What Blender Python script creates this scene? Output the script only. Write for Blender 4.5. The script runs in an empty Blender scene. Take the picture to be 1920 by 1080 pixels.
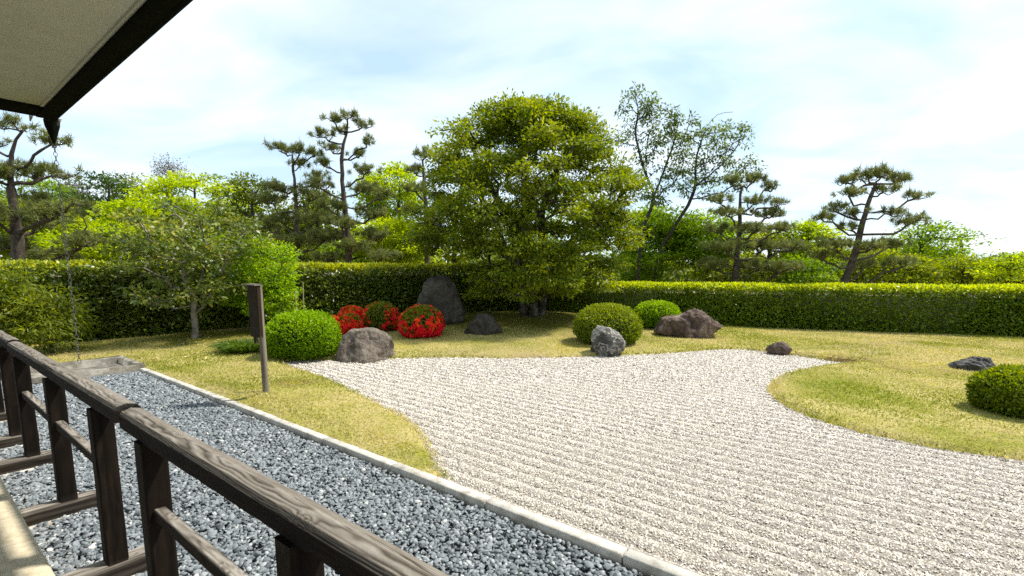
import bpy, math, random
import numpy as np
from mathutils import Vector

sc = bpy.context.scene
col = sc.collection
# ------------------------------------------------------------------ camera
F, CX, CY, H = 920.0, 960.0, 627.0, 1.6          # focal length, principal point (1920 px frame), eye height
PITCH = math.atan(.13)
cam = bpy.data.cameras.new('camera')
cam.sensor_width = 36
cam.lens = F / 1920 * 36
cam.shift_y = (CY - 540) / 1920
cam.clip_start, cam.clip_end = .05, 3000
cam_o = bpy.data.objects.new('camera', cam)
cam_o.location = (0, 0, H)
cam_o.rotation_euler = (math.pi / 2 - PITCH, 0, 0)
col.objects.link(cam_o)
sc.camera = cam_o
# ------------------------------------------------------------------ sky and sun
SUN_DIR = np.array([.90, .22, 1.45]); SUN_DIR = SUN_DIR / np.linalg.norm(SUN_DIR)
world = bpy.data.worlds.new('World'); sc.world = world; world.use_nodes = True
nt = world.node_tree; nt.nodes.clear()
def wn(t, **k):
    n = nt.nodes.new(t)
    for a, b in k.items(): setattr(n, a, b)
    return n
out = wn('ShaderNodeOutputWorld'); bg = wn('ShaderNodeBackground'); bg.inputs['Strength'].default_value = .15
sky = wn('ShaderNodeTexSky', sky_type='NISHITA', sun_disc=False)
sky.sun_elevation = math.asin(SUN_DIR[2])
sky.sun_rotation = math.atan2(SUN_DIR[0], SUN_DIR[1])
sky.altitude = 50; sky.air_density = 1.0; sky.dust_density = .8; sky.ozone_density = 1.2
tc = wn('ShaderNodeTexCoord'); sep = wn('ShaderNodeSeparateXYZ')
nt.links.new(tc.outputs['Generated'], sep.inputs[0])
addz = wn('ShaderNodeMath', operation='ADD'); addz.inputs[1].default_value = .22
mx = wn('ShaderNodeMath', operation='MAXIMUM'); mx.inputs[1].default_value = 0
nt.links.new(sep.outputs['Z'], mx.inputs[0]); nt.links.new(mx.outputs[0], addz.inputs[0])
dx = wn('ShaderNodeMath', operation='DIVIDE'); dy = wn('ShaderNodeMath', operation='DIVIDE')
nt.links.new(sep.outputs['X'], dx.inputs[0]); nt.links.new(addz.outputs[0], dx.inputs[1])
nt.links.new(sep.outputs['Y'], dy.inputs[0]); nt.links.new(addz.outputs[0], dy.inputs[1])
cmb = wn('ShaderNodeCombineXYZ')
nt.links.new(dx.outputs[0], cmb.inputs[0]); nt.links.new(dy.outputs[0], cmb.inputs[1])
mp = wn('ShaderNodeMapping'); mp.inputs['Rotation'].default_value = (0, 0, .5); mp.inputs['Scale'].default_value = (.9, 1.25, 1); mp.inputs['Location'].default_value = (3.1, 1.7, 0)
nt.links.new(cmb.outputs[0], mp.inputs[0])
n1 = wn('ShaderNodeTexNoise'); n1.inputs['Scale'].default_value = 1.1; n1.inputs['Detail'].default_value = 7; n1.inputs['Roughness'].default_value = .55; n1.inputs['Distortion'].default_value = .35
nt.links.new(mp.outputs[0], n1.inputs['Vector'])
cr = wn('ShaderNodeValToRGB'); cr.color_ramp.elements[0].position = .33; cr.color_ramp.elements[1].position = .66
cr.color_ramp.elements[0].color = (.62, .62, .62, 1); cr.color_ramp.elements[1].color = (.96, .96, .96, 1)
nt.links.new(n1.outputs['Fac'], cr.inputs[0])
crc = wn('ShaderNodeValToRGB'); crc.color_ramp.elements[0].position = .36; crc.color_ramp.elements[1].position = .64
crc.color_ramp.elements[0].color = (.29, .385, .47, 1); crc.color_ramp.elements[1].color = (.49, .53, .55, 1)
n2w = wn('ShaderNodeTexNoise'); n2w.inputs['Scale'].default_value = 1.7; n2w.inputs['Detail'].default_value = 6; n2w.inputs['Roughness'].default_value = .5; n2w.inputs['Distortion'].default_value = .5
nt.links.new(mp.outputs[0], n2w.inputs['Vector']); nt.links.new(n2w.outputs['Fac'], crc.inputs[0])
sclc = wn('ShaderNodeVectorMath', operation='SCALE'); sclc.inputs['Scale'].default_value = 9.3
nt.links.new(crc.outputs[0], sclc.inputs[0])
mixc = wn('ShaderNodeMixRGB'); nt.links.new(sclc.outputs[0], mixc.inputs[2])
nt.links.new(cr.outputs[0], mixc.inputs[0]); nt.links.new(sky.outputs[0], mixc.inputs[1])
nt.links.new(mixc.outputs[0], bg.inputs['Color']); nt.links.new(bg.outputs[0], out.inputs[0])
sun = bpy.data.lights.new('sun', 'SUN'); sun.energy = 3.9; sun.angle = math.radians(4); sun.color = (1, .955, .88)
sun_o = bpy.data.objects.new('sun', sun); sun_o.location = (10, 6, 20)
sun_o.rotation_euler = Vector(-SUN_DIR).to_track_quat('-Z', 'Y').to_euler()
col.objects.link(sun_o)
sc.view_settings.view_transform = 'Standard'; sc.view_settings.look = 'None'
sc.view_settings.exposure = .8; sc.view_settings.gamma = 1; sc.view_settings.use_curve_mapping = False
sc.render.engine = 'CYCLES'
sc.cycles.sample_clamp_indirect = 4; sc.cycles.max_bounces = 8; sc.cycles.transmission_bounces = 4; sc.cycles.transparent_max_bounces = 4; sc.cycles.use_denoising = False; sc.cycles.sampling_pattern = 'BLUE_NOISE'

# ------------------------------------------------------------------ helpers
TH = math.radians(51.7)
RV = np.array([-math.sin(TH), math.cos(TH)])       # along the verandah and kerb
NV = np.array([math.cos(TH), math.sin(TH)])        # away from the verandah
def ST(s, t, z=0.0):
    p = RV * s + NV * t
    return np.array([p[0], p[1], z])
def st_arr(s, t, z):
    return np.stack([RV[0] * s + NV[0] * t, RV[1] * s + NV[1] * t, z], -1)
def ray(px, py):
    a = (px - CX) / F; b = -(py - CY) / F
    return np.array([a, math.cos(PITCH) + b * math.sin(PITCH), -math.sin(PITCH) + b * math.cos(PITCH)])
def W(px, py, Y):                                   # photo pixel at a distance Y in front of the verandah -> place
    d = ray(px, py); return np.array([0, 0, H]) + d * (Y / d[1])
def proj(p):
    q = p - np.array([0, 0, H])
    f = q[..., 1] * math.cos(PITCH) - q[..., 2] * math.sin(PITCH)
    u = q[..., 1] * math.sin(PITCH) + q[..., 2] * math.cos(PITCH)
    f = np.where(f < .05, .05, f)
    return CX + F * q[..., 0] / f, CY - F * u / f, f

def _hash(ix, iy, iz, seed):
    n = (ix.astype(np.int64) * 374761393 + iy.astype(np.int64) * 668265263 + iz.astype(np.int64) * 2147483647 + seed * 144665) & 0xffffffff
    n = ((n ^ (n >> 13)) * 1274126177) & 0xffffffff
    n = ((n ^ (n >> 16)) * 2246822519) & 0xffffffff
    return ((n ^ (n >> 15)) & 0xffff) / 32767.5 - 1
def vnoise(p, seed=0):
    p = np.asarray(p, float); f = np.floor(p); w = p - f; w = w * w * (3 - 2 * w); i = f.astype(np.int64)
    r = 0
    for a in (0, 1):
        for b in (0, 1):
            for c in (0, 1):
                k = (w[:, 0] if a else 1 - w[:, 0]) * (w[:, 1] if b else 1 - w[:, 1]) * (w[:, 2] if c else 1 - w[:, 2])
                r = r + k * _hash(i[:, 0] + a, i[:, 1] + b, i[:, 2] + c, seed)
    return r
def fbm(p, o=4, seed=0):
    r = 0; a = .5
    for k in range(o):
        r = r + a * vnoise(p * 2 ** k + 17.3 * k, seed + k); a *= .5
    return r

def empty(name, loc):
    o = bpy.data.objects.new(name, None); o.location = tuple(float(v) for v in loc); o.empty_display_size = .2
    col.objects.link(o); return o
def tag(o, label=None, cat=None, group=None, kind=None):
    if label: o['label'] = label
    if cat: o['category'] = cat
    if group: o['group'] = group
    if kind: o['kind'] = kind
    return o
def mesh_data(name, V, Fc, mat, attrs=None, smooth=False):
    """Fc: an (n,k) array, or a list of such arrays."""
    if not isinstance(Fc, (list, tuple)): Fc = [Fc]
    Fc = [np.asarray(f, np.int32) for f in Fc if len(f)]
    m = bpy.data.meshes.new(name); V = np.asarray(V, np.float32)
    m.vertices.add(len(V)); m.vertices.foreach_set('co', V.ravel())
    tot = sum(f.size for f in Fc); npoly = sum(len(f) for f in Fc)
    m.loops.add(tot); m.polygons.add(npoly)
    m.loops.foreach_set('vertex_index', np.concatenate([f.ravel() for f in Fc]))
    ln = np.concatenate([np.full(len(f), f.shape[1], np.int32) for f in Fc])
    st = np.concatenate([[0], np.cumsum(ln)[:-1]]).astype(np.int32)
    m.polygons.foreach_set('loop_start', st)
    m.polygons.foreach_set('loop_total', ln)
    if smooth: m.polygons.foreach_set('use_smooth', np.ones(npoly, bool))
    for k, (dom, v) in (attrs or {}).items():
        a = m.attributes.new(k, 'FLOAT', dom); a.data.foreach_set('value', np.asarray(v, np.float32))
    m.update(calc_edges=True)
    if mat: m.materials.append(mat)
    return m
def mk(name, V, Fc, mat, parent=None, attrs=None, smooth=False, loc=None):
    """A mesh object from world coordinates; its origin is the parent's, or loc."""
    V = np.asarray(V, float)
    if parent is not None: V = V - np.array(parent.location)
    elif loc is not None: V = V - np.asarray(loc, float)
    o = bpy.data.objects.new(name, mesh_data(name, V, Fc, mat, attrs, smooth)); col.objects.link(o)
    if parent is not None: o.parent = parent
    elif loc is not None: o.location = tuple(float(v) for v in loc)
    return o

# ------------------------------------------------------------------ materials
def mat_new(name):
    m = bpy.data.materials.new(name); m.use_nodes = True; t = m.node_tree; t.nodes.clear()
    return m, t, t.nodes.new('ShaderNodeOutputMaterial')
def nd(t, typ, inp=None, **k):
    n = t.nodes.new(typ)
    for a, b in k.items(): setattr(n, a, b)
    for a, b in (inp or {}).items():
        if hasattr(b, 'is_output'): t.links.new(b, n.inputs[a])
        else: n.inputs[a].default_value = b
    return n
def c4(c): return (c[0], c[1], c[2], 1)
def ramp(t, fac, stops):
    r = t.nodes.new('ShaderNodeValToRGB'); e = r.color_ramp.elements
    while len(e) < len(stops): e.new(.5)
    for i, (p, c) in enumerate(stops): e[i].position = p; e[i].color = c4(c)
    t.links.new(fac, r.inputs[0]); return r.outputs[0]
def leaf_mat(name, cols, trans=.35, rough=.45, spec=.35, tcol=None):
    m, t, o = mat_new(name)
    a = nd(t, 'ShaderNodeAttribute', attribute_name='tint')
    n = len(cols)
    c = ramp(t, a.outputs['Fac'], [(i / max(1, n - 1), q) for i, q in enumerate(cols)])
    p = nd(t, 'ShaderNodeBsdfPrincipled', {'Base Color': c, 'Roughness': rough, 'Specular IOR Level': spec})
    hs = nd(t, 'ShaderNodeHueSaturation', {'Color': c, 'Hue': .485, 'Saturation': 1.1, 'Value': 1.5})
    tr = nd(t, 'ShaderNodeBsdfTranslucent', {'Color': hs.outputs[0]})
    mx_ = nd(t, 'ShaderNodeMixShader', {0: trans, 1: p.outputs[0], 2: tr.outputs[0]})
    t.links.new(mx_.outputs[0], o.inputs[0]); return m
def noise_mat(name, stops, scale=8, detail=6, rough=.9, bump=.0, bscale=40, spec=.2, rough_n=.6, coord='Object'):
    m, t, o = mat_new(name)
    tc_ = nd(t, 'ShaderNodeTexCoord')
    n = nd(t, 'ShaderNodeTexNoise', {'Vector': tc_.outputs[coord], 'Scale': scale, 'Detail': detail, 'Roughness': rough_n})
    c = ramp(t, n.outputs['Fac'], stops)
    p = nd(t, 'ShaderNodeBsdfPrincipled', {'Base Color': c, 'Roughness': rough, 'Specular IOR Level': spec})
    if bump:
        n2 = nd(t, 'ShaderNodeTexNoise', {'Vector': tc_.outputs[coord], 'Scale': bscale, 'Detail': 8, 'Roughness': .65})
        b = nd(t, 'ShaderNodeBump', {'Height': n2.outputs['Fac'], 'Strength': bump, 'Distance': .02})
        t.links.new(b.outputs[0], p.inputs['Normal'])
    t.links.new(p.outputs[0], o.inputs[0]); return m
def attr_mat(name, attr, stops, rough=.8, spec=.3, bump=0, bscale=60):
    m, t, o = mat_new(name)
    a = nd(t, 'ShaderNodeAttribute', attribute_name=attr)
    c = ramp(t, a.outputs['Fac'], stops)
    p = nd(t, 'ShaderNodeBsdfPrincipled', {'Base Color': c, 'Roughness': rough, 'Specular IOR Level': spec})
    if bump:
        tc_ = nd(t, 'ShaderNodeTexCoord')
        n2 = nd(t, 'ShaderNodeTexNoise', {'Vector': tc_.outputs['Object'], 'Scale': bscale, 'Detail': 6})
        b = nd(t, 'ShaderNodeBump', {'Height': n2.outputs['Fac'], 'Strength': bump, 'Distance': .01})
        t.links.new(b.outputs[0], p.inputs['Normal'])
    t.links.new(p.outputs[0], o.inputs[0]); return m

M = {}
# foliage, dark to light
M['lime'] = leaf_mat('lime_leaf', [(.14, .22, .004), (.29, .40, .005), (.45, .54, .008)], .52, .6, .12)
M['lime2'] = leaf_mat('yellow_green_leaf', [(.09, .13, .008), (.20, .26, .012), (.34, .39, .02)], .48, .6, .12)
M['green'] = leaf_mat('green_leaf', [(.06, .13, .006), (.14, .25, .008), (.25, .37, .010)], .48, .55, .15)
M['olive'] = leaf_mat('olive_leaf', [(.06, .095, .010), (.125, .17, .016), (.23, .27, .03)], .4, .55, .2)
M['dark'] = leaf_mat('dark_leaf', [(.02, .05, .008), (.045, .095, .012), (.09, .15, .02)], .3, .55, .2)
M['greytwig'] = leaf_mat('grey_leaf', [(.10, .09, .07), (.17, .155, .12), (.24, .22, .17)], .2)
M['main'] = leaf_mat('glossy_yellow_green_leaf', [(.05, .09, .004), (.125, .185, .006), (.225, .28, .008), (.35, .37, .014)], .42, .45, .3)
M['camellia'] = leaf_mat('camellia_leaf', [(.055, .085, .012), (.11, .155, .022), (.20, .25, .04), (.42, .38, .05)], .32, .4, .4)
M['shrub_lime'] = leaf_mat('young_shrub_leaf', [(.10, .20, .003), (.21, .36, .005), (.35, .50, .008)], .48, .45, .3)
M['hedge'] = leaf_mat('hedge_leaf', [(.06, .10, .012), (.13, .185, .02), (.23, .28, .035), (.40, .44, .016), (.50, .50, .02)], .4, .32, .5)
M['hedge_r'] = leaf_mat('clipped_hedge_leaf', [(.075, .13, .008), (.15, .23, .012), (.24, .32, .016), (.42, .50, .010), (.54, .58, .014)], .42, .36, .4)
M['box_a'] = leaf_mat('bright_bush_leaf', [(.07, .16, .003), (.17, .31, .004), (.31, .46, .006)], .44, .5, .2)
M['box_b'] = leaf_mat('olive_bush_leaf', [(.07, .115, .005), (.15, .21, .007), (.29, .34, .012)], .42, .5, .25)
M['azalea'] = leaf_mat('azalea_leaf', [(.06, .10, .008), (.13, .17, .010), (.23, .24, .014)], .38, .45, .3)
M['blossom'] = leaf_mat('azalea_blossom', [(.70, .008, .03), (.84, .025, .025), (.86, .09, .025), (.86, .22, .02)], .3, .6, .08)
M['bamboo'] = leaf_mat('bamboo_leaf', [(.05, .085, .006), (.12, .16, .009), (.25, .29, .014)], .42, .45, .3)
M['needle'] = leaf_mat('pine_needle', [(.08, .10, .026), (.16, .185, .045), (.30, .31, .07)], .28, .5, .3)
M['candle'] = leaf_mat('pine_candle', [(.22, .20, .11), (.34, .31, .18)], .1, .7, .2)
M['sedge'] = leaf_mat('sedge_blade', [(.03, .07, .008), (.08, .14, .012), (.16, .24, .02)], .35, .4, .4)
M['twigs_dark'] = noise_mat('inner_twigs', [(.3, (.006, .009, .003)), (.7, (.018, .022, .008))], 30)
M['bark_pine'] = noise_mat('pine_bark', [(.3, (.035, .026, .02)), (.55, (.09, .07, .055)), (.75, (.17, .14, .11))], 9, 8, .95, .8, 25)
M['bark_grey'] = noise_mat('grey_bark', [(.3, (.10, .085, .065)), (.5, (.22, .19, .15)), (.75, (.36, .33, .27))], 7, 8, .9, .5, 30)
M['bark_main'] = noise_mat('mottled_bark', [(.36, (.025, .021, .015)), (.52, (.065, .055, .042)), (.72, (.20, .18, .15))], 6, 8, .9, .5, 25)
M['bark_dark'] = noise_mat('dark_bark', [(.3, (.025, .02, .016)), (.6, (.07, .055, .045)), (.8, (.13, .11, .09))], 9, 8, .95, .5, 30)

def rocks_mat(name, stops, scale=3.0, vein=None):
    m, t, o = mat_new(name)
    tc_ = nd(t, 'ShaderNodeTexCoord')
    n = nd(t, 'ShaderNodeTexNoise', {'Vector': tc_.outputs['Object'], 'Scale': scale, 'Detail': 10, 'Roughness': .65, 'Distortion': .6})
    c = ramp(t, n.outputs['Fac'], stops)
    nf = nd(t, 'ShaderNodeTexNoise', {'Vector': tc_.outputs['Object'], 'Scale': scale * 14, 'Detail': 4, 'Roughness': .7})
    sp = ramp(t, nf.outputs['Fac'], [(.3, (.4, .4, .4)), (.7, (1.35, 1.35, 1.35))])
    c2 = nd(t, 'ShaderNodeMixRGB', {0: 1.0, 1: c, 2: sp}, blend_type='MULTIPLY').outputs[0]
    if vein:
        v = nd(t, 'ShaderNodeTexNoise', {'Vector': tc_.outputs['Object'], 'Scale': scale * .8, 'Detail': 5, 'Distortion': 2.5})
        vm = ramp(t, v.outputs['Fac'], [(.47, (0, 0, 0)), (.5, (1, 1, 1)), (.53, (0, 0, 0))])
        c2 = nd(t, 'ShaderNodeMixRGB', {0: vm, 1: c2, 2: c4(vein)}).outputs[0]
    p = nd(t, 'ShaderNodeBsdfPrincipled', {'Base Color': c2, 'Roughness': .88, 'Specular IOR Level': .25})
    b = nd(t, 'ShaderNodeBump', {'Height': nf.outputs['Fac'], 'Strength': .6, 'Distance': .03})
    b2 = nd(t, 'ShaderNodeBump', {'Height': n.outputs['Fac'], 'Strength': .6, 'Distance': .12, 'Normal': b.outputs[0]})
    t.links.new(b2.outputs[0], p.inputs['Normal'])
    t.links.new(p.outputs[0], o.inputs[0]); return m

# ------------------------------------------------------------------ terrain
def hgt(x, y):
    h = .36 * np.exp(-((x - .3) / 4.0) ** 2 - ((y - 14.4) / 2.7) ** 2)
    h = h + .17 * np.exp(-((x + 6.3) / 2.4) ** 2 - ((y - 11.9) / 1.9) ** 2)
    h = h + .10 * np.exp(-((x - 8.5) / 3.5) ** 2 - ((y - 8.2) / 2.2) ** 2)
    h = h + .06 * np.exp(-((x + 3.6) / 1.6) ** 2 - ((y - 6.2) / 1.2) ** 2)
    return h
def GH(px, py, off=.03):                            # photo pixel -> the lawn it stands on
    d = ray(px, py); z = 0
    for _ in range(30):
        t = (z - H) / d[2]; p = np.array([0, 0, H]) + d * t
        z = .6 * z + .4 * (float(hgt(p[0], p[1])) + off)
    return p
def G0(px, py, z=0.0):
    d = ray(px, py); t = (z - H) / d[2]; return np.array([0, 0, H]) + d * t

EDGE = [(842, 896), (828, 880), (812, 850), (790, 812), (765, 787), (720, 765), (660, 736), (600, 710), (560, 695), (530, 684), (522, 678), (560, 675.5), (640, 674), (745, 671),
        (850, 669), (950, 671), (1050, 669), (1150, 666), (1230, 663), (1300, 658), (1360, 653.5), (1400, 655), (1450, 661), (1520, 670), (1580, 679), (1640, 686),
        (1560, 690), (1500, 697), (1465, 708), (1445, 722), (1440, 736), (1455, 751), (1490, 771), (1560, 796), (1640, 816), (1720, 833), (1800, 846), (1880, 857), (1940, 866), (2200, 905)]
poly = [G0(px, py, 0.0)[:2] for px, py in EDGE]
poly += [np.array([9.5, 2.2]), np.array([9.5, -.6]), ST(-8, 2.6)[:2], ST(-8, 2.40)[:2], ST(2.6, 2.40)[:2]]
def densify(P, step=.12):
    o = []
    for a, b in zip(P, P[1:] + P[:1]):
        k = max(1, int(np.linalg.norm(b - a) / step))
        for i in range(k): o.append(a + (b - a) * i / k)
    return np.array(o)
PD = densify(poly)
for _ in range(3): PD[2:-60] = (PD[1:-61] + 2 * PD[2:-60] + PD[3:-59]) / 4
PD = PD[::2]
def inside(q):
    x, y = q[:, 0], q[:, 1]; r = np.zeros(len(q), bool); n = len(PD)
    for i in range(n):
        x1, y1 = PD[i]; x2, y2 = PD[(i + 1) % n]
        if y1 == y2: continue
        c = ((y1 > y) != (y2 > y)) & (x < (x2 - x1) * (y - y1) / (y2 - y1) + x1)
        r ^= c
    return r
def edge_dist(q):
    d = np.full(len(q), 1e9)
    for i in range(len(PD)):
        a = PD[i]; b = PD[(i + 1) % len(PD)]; ab = b - a; L = ab @ ab
        if L < 1e-12: continue
        k = np.clip(((q - a) @ ab) / L, 0, 1)
        d = np.minimum(d, np.hypot(q[:, 0] - a[0] - k * ab[0], q[:, 1] - a[1] - k * ab[1]))
    return d
def signed(q):                                      # negative inside the gravel
    d = edge_dist(q); return np.where(inside(q), -d, d)

rng = np.random.default_rng(7)
def ground_mat(name, grass=True):
    m, t, o = mat_new(name)
    tc_ = nd(t, 'ShaderNodeTexCoord'); v = tc_.outputs['Object']
    n = nd(t, 'ShaderNodeTexNoise', {'Vector': v, 'Scale': .55, 'Detail': 5, 'Roughness': .6})
    c = ramp(t, n.outputs['Fac'], [(.30, (.17, .20, .02)), (.40, (.27, .26, .05)), (.50, (.43, .36, .14)), (.58, (.33, .30, .07)), (.66, (.25, .18, .07)), (.74, (.40, .35, .012))])
    nf = nd(t, 'ShaderNodeTexNoise', {'Vector': v, 'Scale': 28, 'Detail': 6, 'Roughness': .7})
    k = ramp(t, nf.outputs['Fac'], [(.25, (.5, .5, .5)), (.75, (1.35, 1.35, 1.35))])
    c = nd(t, 'ShaderNodeMixRGB', {0: 1.0, 1: c, 2: k}, blend_type='MULTIPLY').outputs[0]
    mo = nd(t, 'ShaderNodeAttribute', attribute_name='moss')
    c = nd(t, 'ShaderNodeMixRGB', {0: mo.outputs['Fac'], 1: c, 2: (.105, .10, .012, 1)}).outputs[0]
    ba = nd(t, 'ShaderNodeAttribute', attribute_name='bare')
    bf_ = nd(t, 'ShaderNodeMath', {0: ba.outputs['Fac'], 1: .8}, operation='MULTIPLY')
    c = nd(t, 'ShaderNodeMixRGB', {0: bf_.outputs[0], 1: c, 2: (.30, .225, .12, 1)}).outputs[0]
    p = nd(t, 'ShaderNodeBsdfPrincipled', {'Base Color': c, 'Roughness': 1, 'Specular IOR Level': .1})
    b = nd(t, 'ShaderNodeBump', {'Height': nf.outputs['Fac'], 'Strength': .7, 'Distance': .04})
    t.links.new(b.outputs[0], p.inputs['Normal']); t.links.new(p.outputs[0], o.inputs[0]); return m
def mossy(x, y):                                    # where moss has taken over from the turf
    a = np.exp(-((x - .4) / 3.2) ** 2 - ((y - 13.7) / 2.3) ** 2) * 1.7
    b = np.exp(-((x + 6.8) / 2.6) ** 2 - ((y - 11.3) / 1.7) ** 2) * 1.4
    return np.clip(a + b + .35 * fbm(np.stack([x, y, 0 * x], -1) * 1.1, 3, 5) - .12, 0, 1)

def bare(x, y):                                     # worn, thin patches in the turf
    return np.clip(2.4 * fbm(np.stack([x, y, 0 * x], -1) * np.array([.75, 1.1, 1]), 4, 77) - .42, 0, 1)

# far ground to the horizon
g = np.array([[-900, -300, -.14], [900, -300, -.14], [900, 1500, -.14], [-900, 1500, -.14]], float)
tag(mk('ground', g, np.array([[0, 1, 2, 3]]), noise_mat('bare_earth', [(.3, (.05, .045, .02)), (.7, (.12, .10, .04))], .6)), kind='structure')

# lawn sheet, laid out along the kerb
step = .085
S_, T_ = np.meshgrid(np.arange(-16, 20, step), np.arange(2.5175 - 42 * step, 26, step), indexing='ij')
q = st_arr(S_.ravel(), T_.ravel(), np.zeros(S_.size))
keep = ((T_.ravel() > 2.51) | (S_.ravel() > 11.16)) & (q[:, 1] > -1.0) & (q[:, 1] < 19.5) & (q[:, 0] > -17) & (q[:, 0] < 22)
sd = np.full(len(q), 1.0); sd[keep] = signed(q[keep, :2])
z = hgt(q[:, 0], q[:, 1]) + .035 + .012 * fbm(q * np.array([1.3, 1.3, 0]), 3, 3)
k = np.clip((sd + .05) / .11, 0, 1); k = k * k * (3 - 2 * k)
near_kerb = np.where(S_.ravel() > 11.1, 1, np.clip((q @ np.append(NV, 0) - 2.56) / .25, 0, 1))
z = np.where(sd < .4, z, z)
z = -.14 + (z + .14) * k
z = z * near_kerb + np.minimum(z, -.006) * (1 - near_kerb)
q[:, 2] = z
ni, nj = S_.shape; I = np.arange(ni * nj).reshape(ni, nj)
fq = np.stack([I[:-1, :-1], I[1:, :-1], I[1:, 1:], I[:-1, 1:]], -1).reshape(-1, 4)[:, ::-1]
fq = fq[keep[fq].all(1) & (sd[fq].max(1) > -.15)]
used = np.unique(fq); rm = np.zeros(len(q), np.int64); rm[used] = np.arange(len(used))
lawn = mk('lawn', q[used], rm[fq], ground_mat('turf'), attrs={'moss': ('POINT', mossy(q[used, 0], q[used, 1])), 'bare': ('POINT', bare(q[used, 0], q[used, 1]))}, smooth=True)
tag(lawn, kind='structure')

# raked white gravel: a ridged bed and its loose chips
def ridge(s, t):
    ph = t / .152 + .11 * vnoise(np.stack([s * .7, t * .6, 0 * s], -1), 9)
    return 2 * np.abs(np.sin(ph * math.pi)) ** .75 - 1.2
def gz(s, t):
    return -.022 +   .0150 * ridge(s, t) + .003 * fbm(np.stack([s * 5, t * 5, 0 * s], -1), 3, 11)
S_, T_ = np.meshgrid(np.arange(-9, 11, .09), np.arange(2.515, 13.5, .019), indexing='ij')
q = st_arr(S_.ravel(), T_.ravel(), gz(S_.ravel(), T_.ravel()))
keep = (q[:, 1] > -.5) & (q[:, 1] < 11) & (q[:, 0] > -6) & (q[:, 0] < 9.5)
sd = np.full(len(q), 1.0); sd[keep] = signed(q[keep, :2])
keep &= sd < .12
ni, nj = S_.shape; I = np.arange(ni * nj).reshape(ni, nj)
fq = np.stack([I[:-1, :-1], I[1:, :-1], I[1:, 1:], I[:-1, 1:]], -1).reshape(-1, 4)[:, ::-1]
fq = fq[keep[fq].all(1)]
used = np.unique(fq); rm = np.zeros(len(q), np.int64); rm[used] = np.arange(len(used))
M['gravel_bed'] = noise_mat('gravel_bed', [(.3, (.16, .14, .115)), (.5, (.36, .325, .28)), (.7, (.52, .48, .42))], 110, 3, .95, .9, 90, .1)
bed = mk('gravel_bed', q[used], rm[fq], M['gravel_bed'], smooth=True); tag(bed, kind='structure')
def chips(n, y0, y1, size, seed):
    r = np.random.default_rng(seed)
    # spread over the view: uniform in the plane, thinned to the frame
    P = []
    tot = 0
    while tot < n:
        c = np.stack([r.uniform(-5, 9, 200000), r.uniform(y0, y1, 200000)], -1)
        u, v, f = proj(np.concatenate([c, np.zeros((len(c), 1))], 1))
        ok = (u > -60) & (u < 2500) & (v < 1250)
        c = c[ok]; c = c[inside(c)]; c = c[c @ NV > 2.55]
        P.append(c); tot += len(c)
    c = np.concatenate(P)[:n]
    s = c @ RV; t = c @ NV
    zz = gz(s, t)
    L = size * r.uniform(.6, 1.35, n); a = r.uniform(0, 6.283, n)
    ux = np.stack([np.cos(a), np.sin(a), r.normal(0, .35, n)], -1); uy = np.stack([-np.sin(a), np.cos(a), r.normal(0, .35, n)], -1)
    b = np.concatenate([c, zz[:, None]], 1)
    hx = (L * .5)[:, None]; hy = (L * r.uniform(.28, .48, n))[:, None]; hz = L * r.uniform(.3, .6, n)
    tip = b + np.stack([r.normal(0, .15, n) * L, r.normal(0, .15, n) * L, hz], -1)
    V = np.stack([b + ux * hx, b + uy * hy, b - ux * hx, b - uy * hy, tip], 1).reshape(-1, 3)
    i = np.arange(n)[:, None] * 5
    Fc = np.concatenate([np.concatenate([i + a_, i + b_, i + 4], 1) for a_, b_ in ((0, 1), (1, 2), (2, 3), (3, 0))])
    tint = np.tile(np.clip(r.normal(.6, .25, n), 0, 1), 4)
    return V, Fc, tint
M['chip'] = attr_mat('white_gravel_chip', 'tint', [(0, (.08, .067, .054)), (.22, (.28, .245, .20)), (.55, (.50, .45, .38)), (1, (.69, .645, .57))], .85, .25)
area = 0
VV, FF, TT, o_ = [], [], [], 0
for (n_, a_, b_, s_) in ((84000, .3, 4.6, .0155), (50000, 4.6, 7, .0210), (30000, 7, 10.5, .029)):
    v, f, tt = chips(n_, a_, b_, s_, int(a_ * 10)); VV.append(v); FF.append(f + o_); TT.append(tt); o_ += len(v)
grav = mk('gravel_chips', np.concatenate(VV), np.concatenate(FF), M['chip'], attrs={'tint': ('FACE', np.concatenate(TT))})
tag(grav, 'white gravel raked in long furrows filling the dry garden', 'gravel', kind='stuff')

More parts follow.
